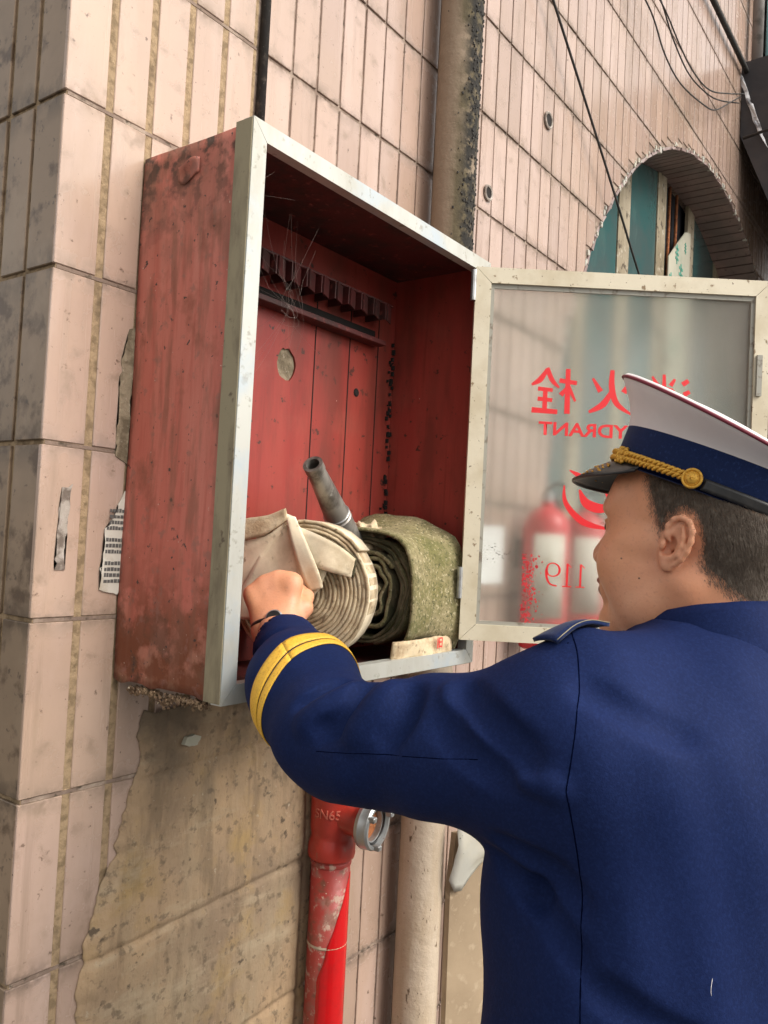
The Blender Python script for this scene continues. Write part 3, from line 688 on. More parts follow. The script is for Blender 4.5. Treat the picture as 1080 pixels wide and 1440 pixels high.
# lettering printed on the glass, read from outside, so mirrored from here
def TXT(u0, v0, w=.0098): return lambda x, y, z: DT_(u0 - x, w, v0 + y)
GW = .0098
def strokes(name, quads, u0, v0, s, w=GW, mat=M_LETTER):
    """brush strokes: list of polylines [(x,y,width)...] in units of the character box (0..1, y up)"""
    bm = bmesh.new()
    for n_, st in enumerate(quads):
        P = np.array([p[:2] for p in st], float); Wd = np.array([p[2] for p in st], float)
        Q = catmull([np.append(p, w_) for p, w_ in zip(P, Wd)], 5)
        L_, R_ = [], []
        for i, q in enumerate(Q):
            t = Q[min(i + 1, len(Q) - 1)] - Q[max(i - 1, 0)]; t = t[:2] / (np.linalg.norm(t[:2]) + 1e-9); nn = np.array([-t[1], t[0]])
            for sgn, lst in ((1, L_), (-1, R_)):
                p = q[:2] + sgn * nn * max(q[2], .004) / 2
                lst.append(bm.verts.new(DT_(u0 - (p[0] - .5) * s, w - .00002 * n_, v0 + (p[1] - .5) * s)))
        for i in range(len(L_) - 1): bm.faces.new((L_[i], L_[i + 1], R_[i + 1], R_[i]))
    return bmobj(name, bm, mat, door)
# the three brush characters, stroke by stroke
XIAO = [[(.06, .86, .10), (.20, .76, .12)], [(.02, .60, .09), (.16, .52, .12)], [(.04, .10, .05), (.14, .22, .11), (.26, .42, .05)],
        [(.64, .98, .07), (.63, .66, .10)], [(.38, .88, .06), (.48, .72, .11)], [(.92, .92, .05), (.78, .70, .11)],
        [(.42, .62, .08), (.43, .02, .10)], [(.42, .61, .09), (.86, .63, .10), (.87, .12, .11), (.74, .06, .05)], [(.46, .44, .08), (.84, .45, .08)], [(.46, .28, .08), (.84, .29, .08)]]
HUO = [[(.12, .70, .08), (.24, .50, .13)], [(.92, .78, .05), (.74, .50, .12)], [(.50, .98, .09), (.50, .60, .13), (.38, .25, .12), (.04, .02, .04)], [(.50, .52, .08), (.68, .22, .14), (.98, .04, .06)]]
SHUAN = [[(.02, .68, .09), (.40, .72, .10)], [(.22, .98, .10), (.21, .0, .12)], [(.21, .62, .09), (.04, .28, .05)], [(.24, .56, .06), (.36, .40, .11)],
         [(.68, .98, .10), (.56, .72, .10), (.40, .56, .04)], [(.68, .94, .07), (.82, .72, .12), (1.0, .60, .05)], [(.54, .50, .08), (.86, .52, .09)],
         [(.54, .28, .08), (.86, .30, .09)], [(.70, .50, .10), (.70, .04, .10)], [(.42, .03, .10), (.98, .05, .12)]]
CH_ = .090
strokes('lettering', XIAO, .390, .496, CH_ * .92); strokes('lettering', HUO, .277, .496, CH_); strokes('lettering', SHUAN, .165, .494, CH_)
text_mesh('lettering', 'FIRE HYDRANT', .036, TXT(.285, .417), M_LETTER, door, offset=.0008, xs=1.20)
# flame emblem
FLM = [[(.92, .98, .02), (.70, .86, .10), (.48, .70, .05)], [(1.0, .72, .02), (.96, .42, .08), (.66, .12, .11), (.22, .02, .03)], [(.74, .66, .03), (.62, .44, .15), (.36, .36, .15), (.10, .46, .03)], [(.30, .80, .02), (.22, .60, .16), (.08, .40, .03)]]
strokes('flame_emblem', FLM, .250, .283, .116)
# 1 1 9
ONE = [[(.34, .84, .03), (.52, 1.0, .05)], [(.52, 1.0, .085), (.52, .5, .085), (.52, .0, .085)], [(.32, .0, .045), (.72, .0, .045)]]
NINE = [[(.78, .70, .10), (.70, .92, .06), (.50, 1.0, .05), (.28, .90, .07), (.20, .70, .10), (.28, .50, .07), (.50, .42, .05), (.70, .50, .06), (.78, .70, .10), (.76, .36, .10), (.60, .08, .07), (.30, .0, .06)]]
for ch, u in ((NINE, .177), (ONE, .206), (ONE, .232)): strokes('lettering', ch, u, .134, .044)
# faded sticker on the far side of the glass
SW = .0103
def rr(u0, v0, u1, v1, r, n=6, topo=True):
    P = [(u0, v0), (u1, v0)]
    P += [(u1 - r + r * math.cos(a), v1 - r + r * math.sin(a)) for a in np.linspace(0, math.pi / 2, n)]
    P += [(u0 + r + r * math.cos(a), v1 - r + r * math.sin(a)) for a in np.linspace(math.pi / 2, math.pi, n)]
    return P
bm = bmesh.new()
for k in range(240):
    u = .118 + abs(random.gauss(0, .016)); v = random.uniform(.036, .17); s_ = random.uniform(.0006, .0032)
    P_ = [bm.verts.new(DT_(u + s_ * math.cos(a) * random.uniform(.5, 1.2), SW, v + s_ * math.sin(a) * random.uniform(.5, 1.3))) for a in (0, 1.2, 2.4, 3.8, 5.0)]
    bm.faces.new(P_)
o = bmobj('sticker_residue', bm, M_STICK, door); o['kind'] = 'stuff'
bm = bmesh.new()
for k in range(60):
    u = random.gauss(.075, .022); v = random.gauss(.170, .010); s_ = random.uniform(.0004, .0016)
    bm.faces.new([bm.verts.new(DT_(u + s_ * math.cos(a), SW, v + .6 * s_ * math.sin(a))) for a in (0, 1.2, 2.4, 3.8, 5.0)])
o = bmobj('glass_grime', bm, M_HOLE, door); o['kind'] = 'stuff'
# two extinguishers and a notice on the wall beyond the door
for (ex_, lab) in ((1.315, 'red wall-hung extinguisher behind the glass door, the one nearer the drain pipe'), (1.585, 'red wall-hung extinguisher behind the glass door, the one nearer the arched window')):
    ey_, ez_ = -.085, Z0 - .045
    fe = thing('fire_extinguisher', lab, 'fire extinguisher', (ex_, ey_, ez_), 'fire extinguishers on the wall')
    lathe('cylinder', [(.050, 0), (.062, .006), (.064, .02), (.064, .33), (.060, .352), (.048, .372), (.030, .386), (.018, .390), (.018, .405)], (ex_, ey_, ez_), (0, 0, 1), M_EXT, fe, 28)
    G = [[(ex_ + .0648 * math.cos(a), ey_ + .0648 * math.sin(a), ez_ + z) for z in (.09, .2, .315)] for a in np.linspace(math.radians(-185), math.radians(-105), 14)]
    shell('label', G, .0006, M_PAPER, fe)
    lathe('valve', [(.016, .405), (.016, .43), (.008, .432), (.008, .445)], (ex_, ey_, ez_), (0, 0, 1), M_STEEL, fe, 16)
    tube('lever', [(ex_, ey_, ez_ + .44), (ex_ - .03, ey_ - .04, ez_ + .452), (ex_ - .055, ey_ - .075, ez_ + .445)], .005, M_BLACK, fe, 8)
    tube('discharge_hose', catmull([(ex_ + .012, ey_, ez_ + .42), (ex_ + .06, ey_ - .01, ez_ + .40), (ex_ + .078, ey_ - .01, ez_ + .30), (ex_ + .076, ey_ - .01, ez_ + .12)], 6), .007, M_BLACK, fe, 8)
    box('bracket', (ex_ - .03, -.022, ez_ + .22), (ex_ + .03, -.004, ez_ + .30), M_BLACK, fe, .001)
wnot = slab('wall_notice', [(1.075, Z0 + .132), (1.225, Z0 + .130), (1.225, Z0 + .285), (1.075, Z0 + .282)], -.0034, -.0022, M_PAPERW, None, jag=.002)
tag(wnot, 'plain white paper notice on the tiles behind the glass door', 'paper notice')

# ------------------------------------------------------------------ hoses, nozzle and rag in the cabinet
def spiral_roll(name, c, axis_n, r0, r1, turns, width, thick, mats, parent, squash=(1, 1), wob=.0012, seg=34, start=0.0):
    """a flat hose wound on itself: a ribbon of real thickness; c centre of the near face, axis_n from near face to far face"""
    ax = np.array(axis_n, float); ax /= np.linalg.norm(ax); up = np.array([0, 0, 1.0]); h = np.cross(up, ax); h /= np.linalg.norm(h)
    n = int(turns * seg); V = []; F = []
    for i in range(n + 1):
        t = i / n; a = 2 * math.pi * turns * t + start; r = r0 + (r1 - r0) * t
        r += wob * mnoise.noise((math.cos(a) * 2.1, math.sin(a) * 2.1, t * turns * .6))
        off = .0035 * mnoise.noise((math.cos(a) * 1.5, math.sin(a) * 1.5, 7 + t * turns * 1.7)) + .0012 * mnoise.noise((i * .35, 3, 2))
        e = h * math.cos(a) * squash[0] + up * math.sin(a) * squash[1]
        for (dr, dw, sl) in ((-.5, 0.0012, 0), (-.22, -.0006, 0), (.22, -.0006, 0), (.5, .0012, 0), (.5, width, 1), (-.5, width, 1)):
            V.append(np.array(c) + e * (r + dr * thick) + ax * (dw + off))
    for i in range(n):
        for k in range(6):
            a = i * 6 + k; b = i * 6 + (k + 1) % 6; F.append((a, b, b + 6, a + 6))
    F.append(tuple(range(6))[::-1]); F.append(tuple(range(n * 6, n * 6 + 6)))
    o = mesh(name, V, F, mats, parent)
    o.data.polygons.foreach_set('material_index', [0 if (p % 6) in (0, 1, 2) or len(mats) == 1 else 1 for p in range(len(F))])
    o.data.polygons.foreach_set('use_smooth', [True] * len(F))
    return o
hose = thing('fire_hose', 'cream canvas fire hose coiled flat at the left of the cabinet', 'fire hose', (.31, -.13, Z0 + .03), 'fire hoses in the cabinet')
RC = np.array([.247, -.148, Z0 + .138]); RA = np.array([.90, .43, 0]); RA /= np.linalg.norm(RA)
bm = bmesh.new(); add_lathe(bm, [(.115, .006), (.115, .07)], RC, RA, 40); bmobj('inner_layers', bm, M_HOSE_EDGE, hose, True)
spiral_roll('hose_coil', RC, RA, .012, .1185, 15.3, .075, .0060, [M_HOSE_EDGE, M_HOSE], hose, start=.6)
RH = np.cross(np.array([0, 0, 1.0]), RA); RH = -RH if RH @ CR < 0 else RH       # towards the viewer's right in the face plane
def RP(h, v, d): return RC + RH * h + np.array([0, 0, 1.0]) * v - RA * d         # face plane coordinates, d towards the viewer
def patch(name, A, B, n, th, mat, parent, wob=.003, seed=0):
    """cloth between two polylines A and B (each list of (h,v,d))"""
    A = catmull(A, 5); B = catmull(B, 5); G = []
    for i, (a, b) in enumerate(zip(A, B)):
        row = []
        for t in np.linspace(0, 1, n):
            p = a + (b - a) * t; w = wob * mnoise.noise((i * .22 + seed * 9, t * 3.1, seed))
            row.append(RP(p[0], p[1], p[2] + w))
        G.append(row)
    return shell(name, G, th, mat, parent)
# loose end of the hose: a broad flap over the face, a folded strip beside it, a fold over the top
patch('loose_flap', [(-.050, .100, .014), (-.075, .045, .020), (-.098, -.005, .020), (-.105, -.05, .016)], [(-.022, .112, .012), (.000, .060, .020), (-.004, .0, .024), (-.030, -.05, .020)], 9, .004, M_HOSE, hose, .004, 1)
patch('loose_flap', [(-.024, .112, .016), (-.010, .070, .024), (-.002, .020, .028), (-.015, -.035, .022)], [(.045, .075, .016), (.050, .050, .026), (.035, .005, .030), (-.008, -.040, .024)], 9, .004, M_HOSE, hose, .004, 2)
patch('folded_strip', [(-.030, .128, .018), (-.012, .085, .034), (.006, .040, .038), (.024, .004, .034)], [(-.012, .122, .018), (.016, .080, .036), (.038, .036, .040), (.045, .012, .034)], 6, .004, M_HOSE, hose, .002, 3)
patch('hose_mouth', [(-.020, .112, .020), (.025, .098, .026), (.065, .080, .026), (.092, .060, .020)], [(.010, .050, .030), (.045, .040, .036), (.070, .034, .032), (.088, .030, .024)], 7, .004, M_HOSE, hose, .003, 4)
patch('hose_mouth', [(.030, .096, .020), (.060, .082, .018), (.080, .072, .012), (.093, .059, .008)], [(.035, .040, .022), (.060, .036, .018), (.078, .034, .012), (.089, .029, .008)], 7, .003, M_MOULD_D, hose, .003, 5)
patch('top_fold', [(-.155, .098, .010), (-.10, .116, .016), (-.06, .124, .018), (-.028, .136, .020)], [(-.150, .072, .010), (-.10, .080, .022), (-.06, .092, .024), (-.024, .118, .022)], 7, .005, M_HOSE_EDGE, hose, .004, 6)
patch('side_strip', [(-.155, .070, .006), (-.11, .078, .014), (-.06, .090, .020), (-.028, .116, .018)], [(-.150, -.06, .004), (-.118, -.050, .010), (-.090, -.01, .014), (-.040, .085, .012)], 8, .004, M_HOSE, hose, .003, 7)

hose2 = thing('fire_hose', 'mouldy olive green fire hose roll at the right of the cabinet', 'fire hose', (.52, -.13, Z0 + .03), 'fire hoses in the cabinet')
GC = np.array([.432, -.130, Z0 + .136]); GA = np.array([.985, .17, 0]); GA /= np.linalg.norm(GA)
spiral_roll('hose_coil', GC, GA, .016, .072, 4.2, .125, .0075, [M_MOULD, M_MOULD_D], hose2, (1, 1.12), .012, start=1.3)
spiral_roll('hose_coil', GC + np.array([.004, 0, .0]), GA, .078, .097, 2.35, .145, .0065, [M_MOULD_D, M_MOULD], hose2, (1, 1.06), .007, start=2.2)
# fold of hose laid over the top, flaring at the far end
GH = np.cross(np.array([0, 0, 1.0]), GA); GH = -GH if GH @ CR < 0 else GH
def GP(h, v, d): return GC + GH * h + np.array([0, 0, 1.0]) * v + GA * d
Gg = []
for i, t in enumerate(np.linspace(0, 1, 22)):
    a = math.radians(150 - 190 * t); r_ = .110 + .004 * math.sin(9 * t)
    row = []
    for j, s in enumerate(np.linspace(-.012, .165, 14)):
        fl = 1 + .24 * max(0, (s - .05) / .11) ** 2 + .03 * mnoise.noise((t * 5, s * 22, 3))
        bx = (abs(math.cos(a)) ** 4 + abs(math.sin(a)) ** 4) ** -.25 * .97
        row.append(GP(r_ * bx * math.cos(a) * fl, r_ * bx * math.sin(a) * fl * 1.05 + .012 * (s > .1) * mnoise.noise((t * 7, 1, 2)), s + .010 * mnoise.noise((t * 4, 8, 1))))
    Gg.append(row)
shell('outer_wrap', Gg, .006, M_MOULD, hose2)
# stamped red mark at the lower end
G = [[(.40 + .20 * s, -.226 - .006 * math.sin(s * 3 + t) - .004 * mnoise.noise((s * 6, t, 0)), Z0 + .020 + .034 * t + .006 * mnoise.noise((s * 5, 2, t))) for t in np.linspace(0, 1, 6)] for s in np.linspace(0, 1, 20)]
shell('hose_end', G, .005, M_HOSE_EDGE, hose2)
text_mesh('stamp', '旧', .022, lambda x, y, z: (.545 + x, -.2365 + z, Z0 + .043 + y), M_LETTER, hose2, offset=.0005)

noz = thing('hose_nozzle', 'grey tapered metal nozzle lying on the rolled hoses', 'hose nozzle', (.40, -.08, Z0 + .25))
N0 = np.array([.412, -.105, Z0 + .236]); N1 = np.array([.260, -.146, Z0 + .352])
nd = (N1 - N0); nl = np.linalg.norm(nd); nd /= nl
lathe('nozzle_body', [(.026, -.03), (.027, 0), (.025, .004), (.0235, .045), (.025, .047), (.025, .053), (.023, .055), (.0160, nl - .018), (.0175, nl - .016), (.0175, nl), (.0115, nl), (.010, nl - .06), (.004, nl - .062)], N0, nd, M_NOZZLE, noz, 30, closed=False)
lathe('nozzle_bore', [(.0108, 0), (.0108, .0006)], N0 + nd * (nl - .03), nd, M_HOLE, noz, 24)
lathe('wire_ring', [(.0238, 0), (.0248, .0008), (.0238, .0016)], N0 + nd * .062, nd, M_STEEL, noz, 28)
def lump(name, c, r, mat, parent=None, amp=.35, seed=0, sub=4, f=2.2):
    bm = bmesh.new(); bmesh.ops.create_icosphere(bm, subdivisions=sub, radius=1)
    for v in bm.verts:
        n = v.co.normalized(); d = 1 + amp * mnoise.fractal(n * f + Vector((seed, seed * 2, 0)), 1.0, 2.0, 3) - amp * .6 * abs(mnoise.noise(n * 4.5 + Vector((seed, 0, 5))))
        v.co = Vector((n.x * r[0] * d, n.y * r[1] * d, n.z * r[2] * d)) + Vector(c)
    return bmobj(name, bm, mat, parent, True)
tag(lump('crumpled_rag', (.475, -.105, Z0 + .228), (.034, .045, .036), M_HOSE_EDGE, amp=.5, seed=2), 'crumpled beige rag stuffed between the two hose rolls', 'rag')

# cobwebs
bm = bmesh.new()
anch = np.array([.175, -.16, Z0 + .60])
for k in range(11):
    a = np.array([random.uniform(.10, .28), random.uniform(-.2, -.04), Z0 + random.uniform(.69, .79)]); b = anch + rng.normal(0, .016, 3)
    c = np.array([random.uniform(.05, .30), random.uniform(-.18, -.02), Z0 + random.uniform(.45, .58)])
    add_tube(bm, catmull([a, a * .5 + b * .5 + np.array([0, .008, -.012]), b, b * .5 + c * .5 + np.array([.004, 0, -.010]), c], 4), .00009, 3, cap=False)
for k in range(10):
    a = np.array([.025, -.22, Z0 + random.uniform(.5, .74)]); add_tube(bm, [a, a + np.array([random.uniform(.02, .12), random.uniform(0, .1), random.uniform(-.06, .05)])], .00009, 3, cap=False)
w_ = bmobj('cobweb', bm, M_WEB); tag(w_, 'dusty cobweb strands hanging in the upper left of the cabinet', 'cobweb')

# ------------------------------------------------------------------ pipes
rp = thing('standpipe', 'red riser pipe with a hydrant valve below the cabinet', 'fire pipe', (.483, -.052, 0))
PX, PY = .483, -.052
bm = bmesh.new(); add_lathe(bm, [(.038, 0), (.038, Z0 - .375)], (PX, PY, 0), (0, 0, 1), 36); bmobj('riser', bm, M_REDPIPE, rp, True)
# band of fresh glossy red paint brushed down the near right side
G = []
for z in np.linspace(.3, Z0 - .41, 60):
    row = []; zz = Z0 - z; wdt = np.interp(zz, [.40, .46, .54, .60, .9], [.15, .60, 1.15, 1.45, 1.55]) + .05 * mnoise.noise((0, 0, z * 30))
    a_r = math.radians(-52 + 0); 
    for t in np.linspace(0, 1, 10):
        a = a_r - wdt * 1.35 * t
        row.append((PX + .0386 * math.cos(a), PY + .0386 * math.sin(a), z + .01 * t * mnoise.noise((t * 3, z * 9, 0))))
    G.append(row)
shell('fresh_paint_stripe', G, .0006, M_REDGLOSS, rp)
lathe('valve_body', [(.0385, 0), (.044, .004), (.046, .010), (.0455, .030), (.042, .040), (.0412, .046), (.042, .052), (.0435, .06), (.044, .11), (.0455, .12), (.0455, .20), (.030, .21)], (PX, PY, Z0 - .385), (0, 0, 1), M_VALVE, rp, 36)
lathe('pipe_thread', [(.0388, 0), (.040, .004), (.0388, .008)], (PX, PY, Z0 - .395), (0, 0, 1), M_REDPIPE, rp, 30)
lathe('pipe_joint', [(.0382, 0), (.0392, .002), (.0382, .005)], (PX, PY, Z0 - .545), (0, 0, 1), M_PIPE, rp, 30)
od = np.array([.10, -.995, -.05]); od /= np.linalg.norm(od)
lathe('outlet_branch', [(.032, .03), (.031, .062), (.036, .064), (.036, .072)], (PX, PY, Z0 - .300), od, M_VALVE, rp, 28)
oc = np.array([PX, PY, Z0 - .300]) + od * .072
lathe('coupling', [(.033, 0), (.044, .002), (.047, .010), (.045, .016), (.045, .026), (.042, .030), (.037, .030), (.035, .022), (.029, .020), (.028, .004)], oc, od, M_STEEL, rp, 36, closed=True)
lathe('coupling_rust', [(.030, 0), (.029, .003)], oc + od * .006, od, M_RUST, rp, 28)
lathe('coupling_gasket', [(.0345, 0), (.0345, .003), (.031, .003), (.031, 0)], oc + od * .0205, od, M_BLACK, rp, 30, closed=True)
for k in range(3):
    a = 2 * math.pi * k / 3 + .7; e = Vector(od).orthogonal().normalized(); g2 = Vector(od).cross(e)
    p = Vector(oc) + Vector(od) * .03 + (e * math.cos(a) + g2 * math.sin(a)) * .038
    m3 = Matrix.Translation(p) @ Vector(od).to_track_quat('Z', 'Y').to_matrix().to_4x4(); box('coupling_lug', (-.006, -.005, -.004), (.006, .005, .010), M_STEEL, rp, .0015, m3)
# raised casting mark, wrapped round the body towards the street
vd = np.array([CAMP[0] - PX, CAMP[1] - PY]); va = math.atan2(vd[1], vd[0]) - .26
def VT(x, y, z): a = va + x / .0442; return (PX + (.0440 + z) * math.cos(a), PY + (.0440 + z) * math.sin(a), Z0 - .292 + y)
text_mesh('casting_mark', 'SN65', .024, VT, M_CASTTEXT, rp, extrude=.0018)

dp = thing('drain_pipe', 'stained cream plastic drain pipe running up the wall right of the cabinet', 'drain pipe', (.792, -.062, 0))
bm = bmesh.new()
pts = [(.792, -.062, z) for z in np.linspace(0, ZT, 60)]; add_tube(bm, pts, [.0495 + .0006 * mnoise.noise((0, 0, z * 9)) for z in np.linspace(0, ZT, 60)], 36)
bmobj('pipe', bm, M_PIPE, dp, True)
for z in (Z0 - .95, Z0 + 1.75):
    lathe('pipe_clip', [(.0505, 0), (.053, 0), (.053, .025), (.0505, .025)], (.792, -.062, z), (0, 0, 1), M_PIPE, dp, 30, closed=True)
# black fungus scale down the far side of the upper pipe
bm = bmesh.new()
for k in range(700):
    z = Z0 + .55 + 1.2 * random.random() ** 1.4; a = math.radians(random.gauss(-96, 24)); s = random.uniform(.0004, .0017)
    add_box(bm, (-s, -s, -s * 1.6), (s, s, s * 1.6), 0, Matrix.Translation(((.792) + .0500 * math.cos(a), -.062 + .0500 * math.sin(a), z)) @ Matrix.Rotation(random.random() * 3, 4, 'Z'))
o = bmobj('fungus_scale', bm, M_CONDUIT, dp); o['kind'] = 'stuff'

# leaning card in plastic beside the drain pipe
cd = thing('wrapped_board', 'tan board leaning by the drain pipe with cloudy plastic wrapped over its top', 'board', (1.05, -.1, 0))
def CB(u, w, v): return (.812 + u * .80 + .05 * v, -.126 - u * .35 + w - .04 * v, Z0 - .545 + v)
slab('board', [(.075, -.735), (.20, -.735), (.30, .0), (.31, .14), (.0, .14), (.0, .02)], 0, .012, M_CARD, cd, frame=CB)
G = []
for i, t in enumerate(np.linspace(0, 1, 16)):
    row = []
    for s in np.linspace(0, 1, 12):
        u = -.022 + .33 * t; lo = .062 - .050 * math.exp(-((t - .10) / .10) ** 2) + .09 * min(1, max(0, (t - .30) / .30)); v = lo + (.168 - lo) * s + .006 * mnoise.noise((t * 5, s * 3, 4))
        row.append(CB(u, -.012 - .012 * math.sin(s * 2.5) - .006 * mnoise.noise((t * 4, s * 4, 1)), v))
    G.append(row)
shell('plastic_wrap', G, .0012, M_PLASTIC, cd)

# ------------------------------------------------------------------ cables, awning, pole, teal sheet
def cable(pts, r, label, mat=M_CABLE, group='cables drooping across the wall'):
    o = tube('cable', catmull([np.array(p) for p in pts], 6), r, mat, None, 6); tag(o, label, 'cable', group)
cable([(1.22, -.03, Z0 + 1.87), (1.54, -.035, Z0 + 1.637), (1.85, -.035, Z0 + 1.42), (2.126, -.03, Z0 + 1.235), (2.5, -.03, Z0 + .98)], .0042, 'single taut black cable slanting down past the left of the arched window')
ca = [(1.75, 2.21), (2.016, 2.191), (2.112, 2.173), (2.251, 2.112), (2.454, 2.1), (2.77, 2.165), (2.955, 2.227), (3.195, 2.373), (3.40, 2.501)]
cb = [(1.9, 2.26), (2.132, 2.258), (2.234, 2.25), (2.404, 2.218), (2.586, 2.209), (2.821, 2.25), (3.12, 2.378), (3.42, 2.52)]
cc = [(2.0, 2.36), (2.211, 2.303), (2.367, 2.24), (2.586, 2.209), (2.862, 2.258), (3.079, 2.331), (3.40, 2.47)]
for pts, y, r_, lb in ((ca, -.05, .005, 'lowest of the cables drooping above the arched window'), (cb, -.06, .005, 'middle of the cables drooping above the arched window'), (cc, -.04, .005, 'uppermost of the cables drooping above the arched window')):
    cable([(x, y, Z0 + z) for x, z in pts], r_ * .62, lb)
tube('wall_conduit', [(1.6, -.025, Z0 + 2.733), (2.3, -.025, Z0 + 2.735), (3.6, -.025, Z0 + 2.735)], .013, M_CONDUIT, None, 10)
tag(bpy.data.objects['wall_conduit'], 'dark horizontal conduit high on the wall leading to the tarpaulin awning', 'conduit')
aw = thing('tarpaulin_awning', 'dark tarpaulin awning jutting from the wall at the far right', 'awning', (3.95, -.5, Z0 + 2.4))
prof = [(-.004, 2.40), (-.20, 1.90), (-.32, 1.80), (-.9, 1.7), (-.9, 2.80), (-.45, 2.80), (-.004, 2.785)]
bm = bmesh.new(); A = [bm.verts.new((3.60 + .01 * (i % 2), y, Z0 + z)) for i, (y, z) in enumerate(prof)]; B = [bm.verts.new((5.0, y, Z0 + z)) for y, z in prof]
bm.faces.new(A); bm.faces.new(B[::-1])
for i in range(len(prof)): j = (i + 1) % len(prof); bm.faces.new((A[i], A[j], B[j], B[i]))
bmobj('tarpaulin', bm, M_TARP, aw)
G = [[(3.585 + .012 * mnoise.noise((t * 9, s, 0)), -.012 - .13 * t + .05 * s, Z0 + 2.70 - .40 * t + .09 * s + .03 * mnoise.noise((t * 8, s * 3, 2))) for s in np.linspace(0, 1, 4)] for t in np.linspace(0, 1, 16)]
shell('tattered_edge', G, .002, M_TATTER, aw)
tube('awning_strut', [(3.55, -.03, Z0 + 2.36), (3.57, -.4, Z0 + 2.42)], .008, M_BLACK, aw, 6)
tag(tube('pole', [(3.70, -.05, Z0 + 2.79), (3.70, -.05, Z0 + 3.9)], .028, M_POLE, None, 12), 'grey upright pole rising above the tarpaulin awning', 'pole')
G = [[(3.84 + x, -.06 - .02 * math.sin(x * 40), Z0 + 2.80 + z) for z in (0, .5, 1.1)] for x in np.linspace(0, 1.2, 50)]
tag(shell('corrugated_sheet', G, .003, M_TEALSHEET), 'teal corrugated sheet standing above the awning', 'metal sheet')
